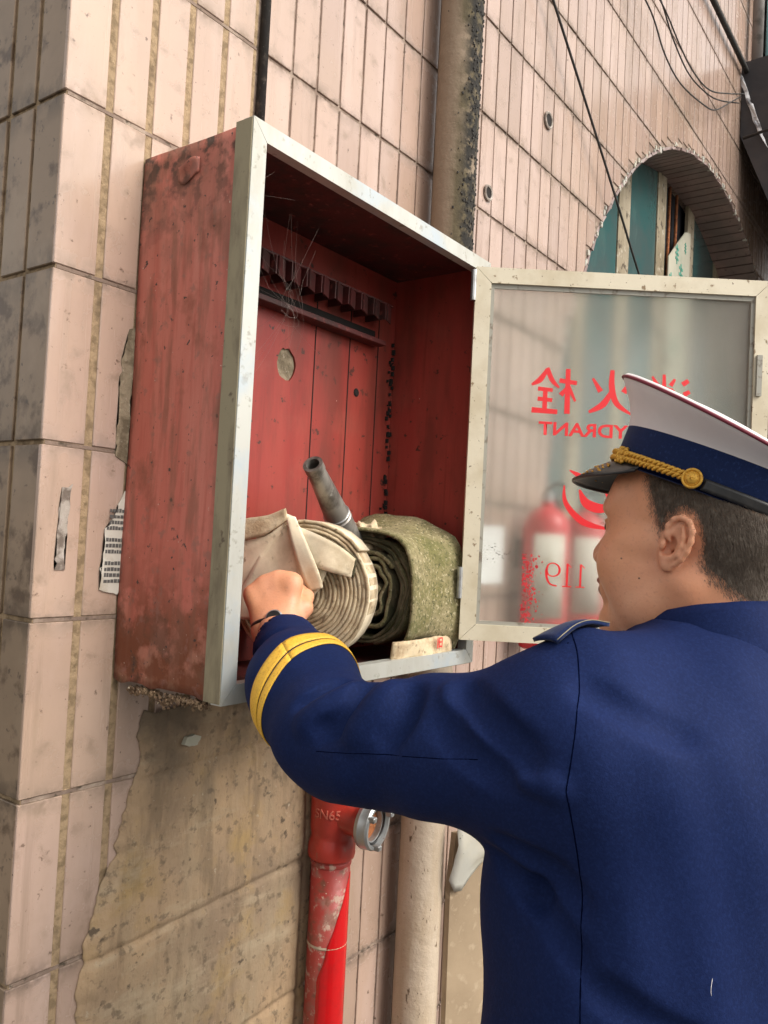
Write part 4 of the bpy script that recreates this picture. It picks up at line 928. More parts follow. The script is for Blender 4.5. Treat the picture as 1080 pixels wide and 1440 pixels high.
# ------------------------------------------------------------------ the officer
class Field:
    """signed distance samples on a grid, meshed by surface nets"""
    def __init__(s, lo, hi, res):
        s.ax = [np.arange(lo[i], hi[i] + res, res) for i in range(3)]; s.res = res
        s.F = np.full([len(a) for a in s.ax], .2, np.float32)
    def sub(s, lo, hi):
        sl = tuple(slice(max(0, np.searchsorted(s.ax[i], lo[i])), max(0, np.searchsorted(s.ax[i], hi[i]))) for i in range(3))
        P = (s.ax[0][sl[0]][:, None, None].astype(np.float32), s.ax[1][sl[1]][None, :, None].astype(np.float32), s.ax[2][sl[2]][None, None, :].astype(np.float32))
        return sl, P
    def op(s, fn, lo, hi, k=.01, mode='add', pad=None):
        p = (k + 4 * s.res + .006) if pad is None else pad
        sl, P = s.sub(np.array(lo) - p, np.array(hi) + p)
        if any(q.size == 0 for q in P): return
        d = fn(P).astype(np.float32); A = s.F[sl]
        if d.shape != A.shape: d = np.broadcast_to(d, A.shape)
        if mode == 'add':
            h = np.clip(.5 + .5 * (A - d) / k, 0, 1); s.F[sl] = A * (1 - h) + d * h - k * h * (1 - h)
        elif mode == 'cut':
            d = -d; h = np.clip(.5 - .5 * (A - d) / k, 0, 1); s.F[sl] = A * (1 - h) + d * h + k * h * (1 - h)
        elif mode == 'and':
            s.F[sl] = np.maximum(A, d)
    def cone(s, a, b, r1, r2, k=.01, mode='add'):
        a = np.array(a, float); b = np.array(b, float)
        lo = np.minimum(a - r1, b - r2); hi = np.maximum(a + r1, b + r2); ba = b - a; L2 = ba @ ba
        def fn(P):
            px, py, pz = P[0] - a[0], P[1] - a[1], P[2] - a[2]
            t = np.clip((px * ba[0] + py * ba[1] + pz * ba[2]) / L2, 0, 1)
            return np.sqrt((px - t * ba[0]) ** 2 + (py - t * ba[1]) ** 2 + (pz - t * ba[2]) ** 2) - (r1 + (r2 - r1) * t)
        s.op(fn, lo, hi, k, mode)
    def ell(s, c, r, fr, k=.01, mode='add'):
        """ellipsoid with radii r along the axes of the 3x3 frame fr (rows)"""
        c = np.array(c, float); r = np.array(r, float); fr = np.array(fr, float); e = np.sqrt(((fr * r[:, None]) ** 2).sum(0))
        def fn(P):
            p = [P[i] - c[i] for i in range(3)]; k0 = 0; k1 = 0
            for i in range(3):
                q = p[0] * fr[i, 0] + p[1] * fr[i, 1] + p[2] * fr[i, 2]
                k0 = k0 + (q / r[i]) ** 2; k1 = k1 + (q / r[i] ** 2) ** 2
            k0 = np.sqrt(k0); return k0 * (k0 - 1) / (np.sqrt(k1) + 1e-6)
        s.op(fn, c - e, c + e, k, mode)
    def chain(s, pts, rad, k=.01, kj=None, mode='add'):
        for i in range(len(pts) - 1): s.cone(pts[i], pts[i + 1], rad[i], rad[i + 1], k, mode)
    def mesh(s):
        F = s.F; nx, ny, nz = F.shape; I = F < 0
        c = np.zeros((nx - 1, ny - 1, nz - 1), np.int8)
        for i in (0, 1):
            for j in (0, 1):
                for k in (0, 1): c += I[i:nx - 1 + i, j:ny - 1 + j, k:nz - 1 + k]
        act = np.argwhere((c > 0) & (c < 8)); idx = -np.ones(c.shape, np.int64); idx[tuple(act.T)] = np.arange(len(act))
        acc = np.zeros((len(act), 3)); cnt = np.zeros(len(act))
        cor = [(i, j, k) for i in (0, 1) for j in (0, 1) for k in (0, 1)]
        for a in cor:
            for b in cor:
                if sum(abs(x - y) for x, y in zip(a, b)) == 1 and a < b:
                    fa = F[tuple((act + a).T)]; fb = F[tuple((act + b).T)]; m = (fa < 0) != (fb < 0)
                    t = fa[m] / (fa[m] - fb[m]); acc[m] += np.array(a) + t[:, None] * (np.array(b) - np.array(a)); cnt[m] += 1
        v = (act + acc / cnt[:, None]) * s.res + np.array([a[0] for a in s.ax])
        faces = []
        for ax in range(3):
            o = [0, 1, 2]; o.remove(ax); u, w = o
            sl0 = [slice(1, -1)] * 3; sl1 = [slice(1, -1)] * 3; sl0[ax] = slice(0, -1); sl1[ax] = slice(1, None)
            A = I[tuple(sl0)]; B = I[tuple(sl1)]; e = np.argwhere(A != B); sgn = A[tuple(e.T)]
            off = np.ones(3, int); off[ax] = 0; e = e + off
            du = np.zeros(3, int); dw = np.zeros(3, int); du[u] = 1; dw[w] = 1
            q = [idx[tuple((e - x).T)] for x in (du * 0, du, du + dw, dw)]
            q = np.stack(q, 1); flip = sgn if ax != 1 else ~sgn
            q[~flip] = q[~flip][:, ::-1]; faces.append(q)
        return v, np.vstack(faces)

def np_mesh(name, V, Fq, mat, parent, mi=None, relax=0):
    me = bpy.data.meshes.new(name); n = len(V); m = len(Fq)
    if relax:
        e = np.vstack([Fq[:, [0, 1]], Fq[:, [1, 2]], Fq[:, [2, 3]], Fq[:, [3, 0]]])
        for _ in range(relax):
            acc = np.zeros_like(V); cnt = np.zeros(n)
            np.add.at(acc, e[:, 0], V[e[:, 1]]); np.add.at(cnt, e[:, 0], 1)
            np.add.at(acc, e[:, 1], V[e[:, 0]]); np.add.at(cnt, e[:, 1], 1)
            V = V * .5 + .5 * acc / np.maximum(cnt, 1)[:, None]
    me.vertices.add(n); me.vertices.foreach_set('co', np.ascontiguousarray(V, np.float32).ravel())
    me.loops.add(m * 4); me.loops.foreach_set('vertex_index', np.ascontiguousarray(Fq, np.int32).ravel())
    me.polygons.add(m); me.polygons.foreach_set('loop_start', np.arange(0, m * 4, 4, dtype=np.int32))
    for x in (mat if isinstance(mat, (list, tuple)) else [mat]): me.materials.append(x)
    if mi is not None: me.polygons.foreach_set('material_index', np.ascontiguousarray(mi, np.int32))
    me.polygons.foreach_set('use_smooth', np.ones(m, bool))
    me.update(calc_edges=True); me.validate()
    return link(bpy.data.objects.new(name, me), parent), V
nrm = lambda v: np.array(v, float) / np.linalg.norm(v)

per = thing('person', 'person in navy dress uniform and white peaked cap reaching into the red cabinet', 'person', (.17, -.83, 0))
# frames
TF = nrm((.42, .907, 0)); TL = np.array([-TF[1], TF[0], 0]); UP = np.array([0, 0, 1.0])
TC = np.array([.170, -.822, 0])
def T_(f, l, z): return TC + TF * f + TL * l + UP * z
HFh = nrm((.098, .9952, 0)); HL = np.array([-HFh[1], HFh[0], 0]); pit = math.radians(4)
HF = HFh * math.cos(pit) + UP * math.sin(pit); HU = UP * math.cos(pit) - HFh * math.sin(pit)
HC = np.array([.206, -.792, 1.522]); HS = 1.06
HFR = np.array([HF, HL, HU])
def H_(x, y, z): return HC + HS * (HF * x + HL * y + HU * z)
SH = np.array([-.004, -.738, 1.318]); EL = np.array([.000, -.440, 1.264]); WR = np.array([.138, -.195, 1.366])
KN = np.array([.172, -.150, 1.462])
NB = np.array([.178, -.826, 1.40])
SHR = T_(0, -.19, 1.345); ELR = np.array([.41, -.93, 1.06]); WRR = np.array([.43, -.78, .86])

# --- head
h = Field(HC - np.array([.17, .17, .20]), HC + np.array([.17, .17, .17]), .0019)
def he(c, r, k=.012, mode='add', fr=None): h.ell(H_(*c), np.array(r) * HS, HFR if fr is None else fr, k, mode)
def hc(a, b, r1, r2, k=.012, mode='add'): h.cone(H_(*a), H_(*b), r1 * HS, r2 * HS, k, mode)
he((-.008, 0, .042), (.100, .079, .086), .01)
he((-.035, 0, .020), (.068, .070, .070), .03)                   # back of the skull
he((.046, 0, -.022), (.047, .060, .083), .03)                   # face mass
for s in (1, -1):
    hc((-.008, s * .056, -.040), (.030, s * .050, -.074), .022, .022, .03); hc((.030, s * .050, -.074), (.076, s * .014, -.094), .022, .016, .03)
    he((.058, s * .043, -.026), (.036, .031, .040), .025)      # cheek
    he((.030, s * .058, -.048), (.035, .016, .030), .02)
    he((.030, s * .063, -.002), (.030, .010, .012), .015)      # cheekbone
    he((.084, s * .026, .032), (.014, .026, .010), .012)       # brow
he((.082, 0, -.092), (.018, .024, .017), .015); he((.070, 0, .045), (.028, .058, .040), .02)
he((.060, 0, -.104), (.04, .03, .016), .02)
for s in (1, -1): he((.099, s * .033, .012), (.012, .019, .011), .010, 'cut')
for s in (1, -1):
    he((.081, s * .033, .011), (.0135, .0135, .0135), .002); he((.083, s * .033, .019), (.0135, .017, .006), .004); he((.082, s * .033, .002), (.0125, .015, .0045), .004)
hc((.093, 0, .018), (.112, 0, -.021), .0075, .0115, .010); he((.107, 0, -.027), (.014, .013, .009), .006)
for s in (1, -1): he((.103, s * .014, -.026), (.012, .0085, .0085), .005); he((.106, s * .008, -.034), (.006, .0035, .004), .002, 'cut')
he((.088, 0, -.056), (.020, .030, .024), .012)
he((.104, 0, -.052), (.008, .020, .0055), .005); he((.101, 0, -.063), (.008, .018, .0065), .005); he((.109, 0, -.0575), (.010, .022, .0014), .002, 'cut')
for s in (1, -1):
    h.chain([H_(.098, s * .020, -.022), H_(.094, s * .030, -.038), H_(.087, s * .033, -.056)], [.003, .0035, .0025], .010, mode='cut')
    h.chain([H_(.094, s * .022, -.001), H_(.090, s * .036, -.006), H_(.082, s * .046, -.002)], [.0015, .002, .0015], .006, mode='cut')
    h.chain([H_(.094, s * .018, .0205), H_(.0965, s * .033, .0235), H_(.088, s * .047, .019)], [.0015, .002, .0015], .004, mode='cut')
# neck
h.cone(H_(-.022, 0, -.045), NB + np.array([.006, .005, -.06]), .060, .060, .03)
h.cone(H_(-.050, 0, -.030), NB + np.array([-.0, -.03, -.05]), .046, .055, .025)
for s in (1, -1): h.cone(H_(-.012, s * .058, -.040), NB + TF * .04 + TL * s * .02 + UP * -.02, .016, .014, .02)
# ears
for s in (1, -1):
    ang = math.radians(6); tilt = math.radians(14)
    ex = HF * math.cos(ang) - HL * s * math.sin(ang)            # along the ear, front to back flare
    en = HL * s * math.cos(ang) + HF * math.sin(ang)            # outward
    eu = HU
    ex2 = ex * math.cos(tilt) + eu * math.sin(tilt); eu2 = eu * math.cos(tilt) - ex * math.sin(tilt); efr = np.array([ex2, en, eu2])
    EO = H_(-.006, s * .0825, -.002); es = .90 * HS
    E_ = lambda x, y, z: EO + es * (ex2 * x + en * y + eu2 * z)
    h.ell(E_(-.001, -.002, .004), np.array((.0165, .0055, .028)) * es, efr, .004)
    h.ell(E_(.006, -.006, -.004), np.array((.013, .010, .024)) * es, efr, .008)
    h.ell(E_(.006, .002, -.002), np.array((.0088, .0085, .0125)) * es, efr, .003, 'cut')
    h.ell(E_(-.003, .0035, .013), np.array((.007, .003, .010)) * es, efr, .003, 'cut')
    h.chain([E_(.006, .001, .004), E_(.0125, .003, .010), E_(.0135, .0035, .020), E_(.009, .004, .029), E_(.000, .0045, .034), E_(-.010, .0045, .032), E_(-.0165, .004, .023), E_(-.0185, .004, .012), E_(-.0180, .0035, .0), E_(-.0145, .003, -.011), E_(-.009, .002, -.019)],
            [x * es for x in (.0022, .0030, .0032, .0032, .0034, .0034, .0034, .0033, .0032, .0030, .0028)], .0025)
    h.chain([E_(-.004, .003, .024), E_(-.009, .0045, .014), E_(-.0105, .005, .004), E_(-.009, .005, -.007), E_(-.003, .004, -.0135), E_(.004, .003, -.0145)], [x * es for x in (.0022, .0026, .0028, .0028, .0028, .0024)], .0025)
    h.ell(E_(.0125, .003, -.003), np.array((.0042, .0045, .0062)) * es, efr, .0025)
    h.ell(E_(.001, .001, -.0225), np.array((.0085, .0048, .0085)) * es, efr, .004)
    h.chain([E_(.0025, .004, -.0075), E_(.0035, -.012, -.008)], [.0030 * es, .0025 * es], .002, mode='cut')
hv, hf = h.mesh()
lc = (hv - HC) @ HFR.T / HS                                     # head coordinates of the vertices
def hair_amt(x, y, z):
    """1 on the haired scalp, fading to 0 at the hairline"""
    ay = np.abs(y)
    front = .036 - .45 * np.clip(.040 - z, -.05, .05) * 1.0     # slanted temple line
    low = np.where(x > -.002, -.002 + .0 * x, -.002 - np.clip((-.002 - x) / .075, 0, 1) ** .8 * .066)
    low = np.where((x > .004), .020 - .3 * (x - .004) - .030 * np.exp(-((x - .016) / .008) ** 2), low)
    a = np.clip((front - x) / .020, 0, 1) * np.clip((z - low) / .030, 0, 1)
    nearear = np.exp(-(((x + .012) / .020) ** 2 + ((z - .004) / .034) ** 2) ** 2) * (ay > .060)
    return a * np.clip(1 - 1.4 * nearear, 0, 1)
ha = hair_amt(lc[:, 0], lc[:, 1], lc[:, 2])
fm = np.zeros(len(hf), int); fa = ha[hf].mean(1); fm[fa > .62] = 1
fl = lc[hf].mean(1)
fm[(fl[:, 0] > .092) & (np.abs(fl[:, 1]) < .022) & (fl[:, 2] < -.046) & (fl[:, 2] > -.070) & (fl[:, 0] > .100)] = 2

# --- hand
hd = nrm(KN - WR); n0 = nrm(CAMP - KN); hn = nrm(n0 - (n0 @ hd) * hd); hs_ = np.cross(hd, hn)
rot = math.radians(-12); hn, hs_ = hn * math.cos(rot) + hs_ * math.sin(rot), hs_ * math.cos(rot) - hn * math.sin(rot)
def G_(d, s, n): return WR + hd * d + hs_ * s + hn * n
HFM = np.array([hd, hs_, hn])
def build_hand(hand):
    hand.cone(G_(-.10, 0, -.012), G_(.0, -.001, -.006), .030, .027, .01)
    hand.ell(G_(.0, .0, -.004), (.035, .031, .021), HFM, .015)
    kn = [(-.0320, .068, .0086), (-.0115, .080, .0100), (.0100, .084, .0104), (.0300, .077, .0098)]
    for i, (s, d, r) in enumerate(kn):
        hand.cone(G_(.008, s * .62, -.008), G_(d, s, -.004), .0155, r * 1.22, .014)
        hand.ell(G_(d - .006, s, .0005), (.012, .0085, .0070), HFM, .016)          # knuckle
    hand.ell(G_(.042, .0, -.014), (.036, .036, .015), HFM, .015)
    for i, (s, d, r) in enumerate(kn):
        ln = (.034, .041, .044, .042)[i]; sp = (s) * .06
        b = (math.radians(80), math.radians(150), math.radians(195))
        p0 = G_(d, s, -.004); p = [p0]; L = (ln, ln * .62, ln * .48)
        for a, l_ in zip(b, L): p.append(p[-1] + l_ * (hd * math.cos(a) - hn * math.sin(a)) + hs_ * sp * .02)
        hand.chain(p[:2], [r * 1.16, r * 1.08], .0170); hand.chain(p[1:], [r * 1.04, r * .94, r * .82], .0050)
        hand.ell(p[1], (r * 1.08,) * 3, HFM, .003)
    hand.chain([G_(.012, .020, -.014), G_(.040, .043, -.022), G_(.066, .045, -.036), G_(.084, .036, -.050)], [.017, .0125, .0108, .0088], .008)
ctr = (WR + KN) / 2
hnd = Field(ctr - .115, ctr + .115, .0016); build_hand(hnd)
hdv, hdf = hnd.mesh()
# --- the rest of the body, hidden by the uniform but whole
bd = Field((-.16, -1.12, 0), (.62, -.12, 1.50), .010)
bd.ell(T_(0, 0, 1.23), (.105, .160, .16), (TF, TL, UP), .03); bd.ell(T_(.01, 0, 1.08), (.105, .150, .16), (TF, TL, UP), .05); bd.ell(T_(0, 0, .92), (.11, .165, .13), (TF, TL, UP), .05)
bd.chain([SH, EL, WR], [.050, .042, .028], .02); bd.chain([SHR, ELR, WRR], [.050, .042, .028], .02); bd.cone(T_(0, .11, 1.33), SH, .045, .05, .03); bd.cone(T_(0, -.11, 1.33), SHR, .045, .05, .03)
bd.cone(NB - UP * .05, T_(0, 0, 1.27), .050, .06, .03)
rd = nrm(WRR - ELR)
bd.ell(WRR + rd * .06, (.05, .02, .035), (rd, TF, np.cross(rd, TF)), .02)
for k in range(4): bd.chain([WRR + rd * .09 + TF * (.024 - .016 * k), WRR + rd * .13 + TF * (.026 - .017 * k) + TL * .012, WRR + rd * .155 + TF * (.024 - .016 * k) + TL * .034], [.010, .009, .008], .006)
bd.chain([WRR + rd * .03 + TF * .02, WRR + rd * .07 + TF * .045, WRR + rd * .10 + TF * .045 + TL * .01], [.014, .012, .009], .008)
ft = {}
for s in (1, -1):
    hip = T_(0, s * .09, .90); kn_ = T_(.02, s * .11, .50); an = T_(-.02, s * .13, .09); ft[s] = an
    bd.chain([hip, kn_, an], [.085, .060, .042], .03); bd.cone(an - UP * .045, an + TF * .14 - UP * .058, .032, .024, .02)
bv, bf = bd.mesh()
V = np.vstack([hv, hdv, bv]); Fq = np.vstack([hf, hdf + len(hv), bf + len(hv) + len(hdv)])
MI = np.concatenate([fm, np.zeros(len(hdf), int), np.zeros(len(bf), int)])
body, _ = np_mesh('body', V, Fq, [M_SKIN, M_SCALP, M_LIP], per, MI, relax=1)

# --- short hair: thousands of fine blades on the scalp
hn_ = np.zeros_like(hv)
q = hv[hf]; fnn = np.cross(q[:, 2] - q[:, 0], q[:, 3] - q[:, 1]); ctrs = q.mean(1); area = np.linalg.norm(fnn, axis=1); fnn /= (area[:, None] + 1e-12)
if ((fnn * (ctrs - HC)).sum(1)).mean() < 0: fnn = -fnn
hl = (ctrs - HC) @ HFR.T / HS; pr = hair_amt(hl[:, 0], hl[:, 1], hl[:, 2]) * (hl[:, 2] < .085) * area
_ct = math.radians(16); _cf = HF * math.cos(_ct) + HU * math.sin(_ct); _cu = HU * math.cos(_ct) - HF * math.sin(_ct); _r = math.radians(6.5); _cu = _cu * math.cos(_r) - HL * math.sin(_r)
pr[((ctrs - H_(-.001, 0, .053)) @ _cu > .002)] = 0
pick = rng.choice(len(hf), 30000, p=pr / pr.sum()); VV = []; FF = []
for n_, i in enumerate(pick):
    nn = fnn[i]; c = ctrs[i] + rng.normal(0, .0007, 3) * 1.0; c = c - nn * .0006; am = hair_amt(*hl[i])
    down = -HU * .85 - HF * .45; tdir = down - (down @ nn) * nn; tdir = nrm(tdir + rng.normal(0, .28, 3)); tdir = tdir - (tdir @ nn) * nn * .9
    ln = (.003 + .0075 * float(am)) * rng.uniform(.6, 1.2); wd = nrm(np.cross(nn, tdir)) * .00020
    m_ = c + (nn * .45 + tdir * .7) * ln * .55; e = c + (nn * .50 + tdir * 1.15) * ln * .95
    b0_ = len(VV); VV += [c - wd, c + wd, m_ + wd * .8, m_ - wd * .8, e]; FF += [(b0_, b0_ + 1, b0_ + 2, b0_ + 3), (b0_ + 3, b0_ + 2, b0_ + 4)]
hr = mesh('hair', VV, FF, M_HAIR, per); hr['kind'] = 'stuff'
VV = []; FF = []
for s in (1, -1):
    for k in range(160):
        t = random.random(); c = H_(.094 - .030 * t ** 2 + .002, s * (.014 + .040 * t), .030 + .006 * math.sin(t * 2.6) + random.gauss(0, .0018)); d_ = nrm(HL * s * .9 + HU * (.5 - t) - HF * .4 * t) * .008; wd = HU * .0003
        b0_ = len(VV); VV += [c - wd, c + wd, c + d_ + HF * .001]; FF += [(b0_, b0_ + 1, b0_ + 2)]
eb = mesh('eyebrow', VV, FF, M_HAIR, per); eb['kind'] = 'stuff'
VV = []; FF = []
for s in (1, -1):
    for k in range(40):
        t = k / 39 * 2 - 1; c = H_(.0955 - .006 * t * t, s * (.035 + .014 * t), .0150 - .003 * t * t); d_ = HF * .010 + HL * s * (t * .006 + .005) - HU * .001; wd = HL * .0005
        b0_ = len(VV); VV += [c - wd, c + wd, c + d_]; FF += [(b0_, b0_ + 1, b0_ + 2)]
el_ = mesh('eyelashes', VV, FF, M_HAIR, per); el_['kind'] = 'stuff'
for s in (1, -1):
    lathe('iris', [(.0055, 0), (.004, .0012), (.001, .0014)], H_(.0945, s * .033, .011), HF, M_HAIR, per, 14)

for (x, y, z) in ((.052, .068, -.022), (.030, .072, -.040)):
    p_ = H_(x, y, z); dd_ = ((hv - p_) ** 2).sum(1); v_ = hv[dd_.argmin()]; lathe('mole', [(.0013, -.0006), (.0011, .0004), (.0003, .0007)], v_, HL, M_SCALP, per, 8)
# --- jacket
jk = Field((-.20, -1.14, .72), (.62, -.10, 1.53), .0042)
def loft(levels):
    D_ = np.array(catmull(levels, 16)); D_ = D_[np.argsort(D_[:, 0])]; Z = D_[:, 0]; levels = D_
    def fn(P):
        zz = P[2]; it = lambda i: np.interp(zz, Z, levels[:, i]).astype(np.float32)
        cf, cl, a, b, e = it(1), it(2), it(3), it(4), it(5)
        x = P[0] - TC[0]; y = P[1] - TC[1]
        u = np.abs(x * TF[0] + y * TF[1] - cf) / b; v = np.abs(x * TL[0] + y * TL[1] - cl) / a
        rr_ = (u ** e + v ** e) ** (1 / e); return (rr_ - 1) * np.minimum(a, b) * .9
    return fn
# z, forward shift, left shift, half width, half depth, squareness
LV = [(.70, .01, .014, .245, .175, 2.4), (.85, .01, .014, .242, .170, 2.4), (1.0, .012, .012, .236, .160, 2.4), (1.12, .010, .012, .238, .158, 2.4), (1.25, .006, .010, .236, .156, 2.5), (1.33, .006, .004, .222, .142, 2.4),
      (1.375, .006, .0, .190, .112, 2.2), (1.405, .006, .0, .130, .092, 2.1), (1.43, .008, .0, .080, .074, 2.0), (1.45, .008, 0, .055, .055, 2.0), (1.56, .01, 0, .02, .02, 2.0)]
jk.op(loft(LV), (-.2, -1.14, .70), (.62, -.4, 1.47), .01, pad=.02)
# shoulders
for s, S in ((1, SH), (-1, SHR)):
    jk.cone(T_(.004, s * .075, 1.392), T_(.002, s * .165, 1.378) if s < 0 else S + UP * .068 + np.array([.022, -.008, 0]), .036, .046, .035)
ax1 = nrm(EL - SH); ax2 = nrm(WR - EL); CUF = EL + ax2 * (np.linalg.norm(WR - EL) - .040)
jk.ell(SH + ax1 * .015, (.100, .078, .086), (ax1, nrm(np.cross(UP, ax1)), np.cross(ax1, nrm(np.cross(UP, ax1)))), .05)
jk.chain([SH, SH + ax1 * .15 + UP * .002, EL - ax1 * .03], [.074, .063, .060], .045)
jk.chain([EL - ax1 * .04, EL + ax2 * .02, EL + ax2 * .14, CUF], [.064, .066, .066, .047], .03)
# sag under the upper arm into the armpit
jk.chain([T_(0, .17, 1.272), SH + ax1 * .07 - UP * .012, EL - ax1 * .08 - UP * .006], [.056, .050, .050], .05)
jk.chain([SHR, ELR, WRR], [.082, .066, .052], .04)
jk.ell(EL + (WR - EL) * .40 - np.cross(ax2, nrm(CAMP - EL)) * (.022 if np.cross(ax2, nrm(CAMP - EL)) @ CR > 0 else -.022), (.075, .062, .062), (ax2, nrm(np.cross(UP, ax2)), np.cross(ax2, nrm(np.cross(UP, ax2)))), .03)
# frame round the arm for the folds: p(t,theta) on the sleeve, theta=0 towards the viewer, 90 up
vw1 = nrm(CAMP - (SH + EL) / 2); vw1 = nrm(vw1 - (vw1 @ ax1) * ax1); up1 = nrm(np.cross(vw1, ax1)); up1 = up1 if up1[2] > 0 else -up1
vw2 = nrm(CAMP - (WR + EL) / 2); vw2 = nrm(vw2 - (vw2 @ ax2) * ax2); sd2 = nrm(np.cross(vw2, ax2)); sd2 = sd2 if sd2 @ CR > 0 else -sd2
def UA(t, th, r): return SH + (EL - SH) * t + r * (vw1 * math.cos(math.radians(th)) + up1 * math.sin(math.radians(th)))
def FA(t, th, r): return EL + (WR - EL) * t + r * (vw2 * math.cos(math.radians(th)) + sd2 * math.sin(math.radians(th)))
_v0, _f0 = jk.mesh()
BV0 = BVHTree.FromPolygons([Vector(p) for p in _v0], [tuple(int(i) for i in q_) for q_ in _f0])
def fold(pts, r, h, k=.008, mode='add'):
    """a crease (mode cut) or a ridge of height h laid along points snapped to the sleeve"""
    C_ = []; R_ = []
    Q = catmull(pts, 4)
    for i, p in enumerate(Q):
        loc, n, i_, d = BV0.find_nearest(Vector(p)); n = np.array(n); loc = np.array(loc)
        if n @ (loc - (SH + EL) / 2) < 0: n = -n
        w = math.sin(math.pi * (i + .7) / (len(Q) + .4)) ** .6; hh = h * w
        C_.append(loc + n * (r - hh) if mode == 'cut' else loc - n * (r - hh)); R_.append(r)
    jk.chain(C_, R_, k, mode=mode)
# crease at the end of the braid, running back towards the elbow
fold([T_(.264, .318, 1.340), T_(.260, .340, 1.334), T_(.261, .359, 1.326), T_(.270, .372, 1.312)], .010, .010, .007, 'cut')
fold([T_(.232, .318, 1.338), T_(.230, .340, 1.325), T_(.240, .358, 1.306), T_(.255, .370, 1.292)], .013, .006, .012)
# valley and bulge in the crook
fold([T_(.215, .312, 1.345), T_(.196, .336, 1.328), T_(.200, .352, 1.308), T_(.222, .362, 1.292)], .012, .009, .010, 'cut')
fold([T_(.167, .310, 1.352), T_(.166, .325, 1.337), T_(.170, .336, 1.318), T_(.178, .346, 1.298)], .016, .008, .014)
fold([T_(.135, .305, 1.358), T_(.128, .318, 1.340), T_(.128, .328, 1.318), T_(.135, .332, 1.300)], .013, .008, .012, 'cut')
# the long crease from the top of the sleeve down to the armpit, sharp ridge with a valley on its far side
fold([T_(.097, .285, 1.364), T_(.061, .292, 1.348), T_(.022, .297, 1.334), T_(-.005, .291, 1.318), T_(-.030, .279, 1.306), T_(-.056, .264, 1.298)], .010, .0065, .012)
fold([T_(.078, .278, 1.366), T_(.030, .288, 1.350), T_(-.002, .286, 1.336), T_(-.030, .275, 1.322)], .014, .010, .012, 'cut')
fold([T_(.075, .300, 1.330), T_(.030, .303, 1.312), T_(-.005, .292, 1.298)], .016, .006, .014, 'cut')
# lesser creases: under the arm, at the side of the body, across the cuff
fold([T_(.02, .262, 1.235), T_(-.03, .255, 1.215), T_(-.06, .240, 1.195)], .010, .006, .012, 'cut')
fold([T_(.04, .262, 1.205), T_(-.02, .252, 1.180), T_(-.06, .240, 1.150)], .012, .005, .012, 'cut')
fold([T_(-.08, .232, 1.13), T_(-.12, .205, 1.105), T_(-.15, .165, 1.09)], .012, .004, .014, 'cut')
fold([FA(.78, -70, .06), FA(.70, -30, .06), FA(.66, 10, .06)], .008, .004, .008, 'cut')
fold([T_(-.055, .238, 1.395), T_(-.090, .205, 1.372), T_(-.115, .165, 1.362)], .014, .003, .014, 'cut')
_X, _Y, _Z = np.ix_(*[a.astype(np.float32) for a in jk.ax])
jk.F += (.0013 * np.sin(_X * 41 + _Y * 17 + _Z * 29 + 1.1) + .0012 * np.sin(_X * -23 + _Y * 52 + _Z * 33) + .0008 * np.sin(_X * 77 + _Y * -61 + _Z * 24 + .5)).astype(np.float32)

jk.op(lambda P: .755 + .004 * np.sin(P[0] * 30) - P[2] + 0 * P[0] + 0 * P[1], (-.2, -1.14, .70), (.62, -.1, .80), mode='and', pad=.0)
jk.op(lambda P: P[2] - 1.440 + 0 * P[0] + 0 * P[1], (.02, -1.0, 1.42), (.40, -.62, 1.60), mode='and', pad=0)
# open cuffs
jk.cone(CUF - ax2 * .05, CUF + ax2 * .12, .042, .046, .004, 'cut')
jk.op(lambda P: (P[0] - CUF[0]) * ax2[0] + (P[1] - CUF[1]) * ax2[1] + (P[2] - CUF[2]) * ax2[2], CUF - .11, CUF + .11, mode='and', pad=0)
rdx = nrm(WRR - ELR)
jk.op(lambda P: (P[0] - WRR[0]) * rdx[0] + (P[1] - WRR[1]) * rdx[1] + (P[2] - WRR[2]) * rdx[2], WRR - .10, WRR + .10, mode='and', pad=0)
# neck opening
jk.cone(NB + UP * .0, HC - UP * .02, .060, .063, .006, 'cut')
jv, jf = jk.mesh()
jac, jv = np_mesh('jacket', jv, jf, M_NAVY, per, relax=1)
BV = BVHTree.FromPolygons([Vector(p) for p in jv], [tuple(int(i) for i in q_) for q_ in jf])
def snap(p, off=.0005):
    loc, n, i, d = BV.find_nearest(Vector(p)); out = (loc + n * off); 
    return out
JN = 1.0
_l, _n, _i, _d = BV.ray_cast(Vector(UA(.5, 0, .3)), Vector(-vw1)); 
if _n is not None and _n @ Vector(vw1) < 0: JN = -1.0
def ray(o, d, off=.0008):
    loc, n, i, dd = BV.ray_cast(Vector(o), Vector(d))
    return loc + n * JN * off if loc is not None else None
def seam(name, pts, r=.0008, mat=M_SEAM, off=-.0003, parent=None):
    P = []; nh = nrm(TL * .8 - TF * .6)
    for p in catmull(pts, 8):
        q_ = ray(p + nh * .12, -nh, off)
        P.append(q_ if q_ is not None else snap(p, off * JN))
    return tube(name, P, r, mat, parent or jac, 5)
seam('armhole_seam', [T_(-.005, .222, 1.432), T_(-.030, .234, 1.415), T_(-.050, .247, 1.388), T_(-.064, .258, 1.350), T_(-.060, .259, 1.301)])
seam('back_seam', [T_(-.060, .259, 1.301), T_(-.059, .247, 1.256), T_(-.060, .240, 1.205), T_(-.062, .238, 1.156), T_(-.065, .238, 1.099), T_(-.07, .24, .95), T_(-.07, .245, .80)])
SSP = []
for t in np.linspace(.22, .92, 40):
    th = math.radians(-11 + 5 * t); dr_ = vw1 * math.cos(th) + up1 * math.sin(th); q_ = ray(SH + (EL - SH) * t + dr_ * .2, -dr_, -.0003)
    if q_ is not None: SSP.append(q_)
tube('sleeve_seam', SSP, .0006, M_SEAM, jac, 5)
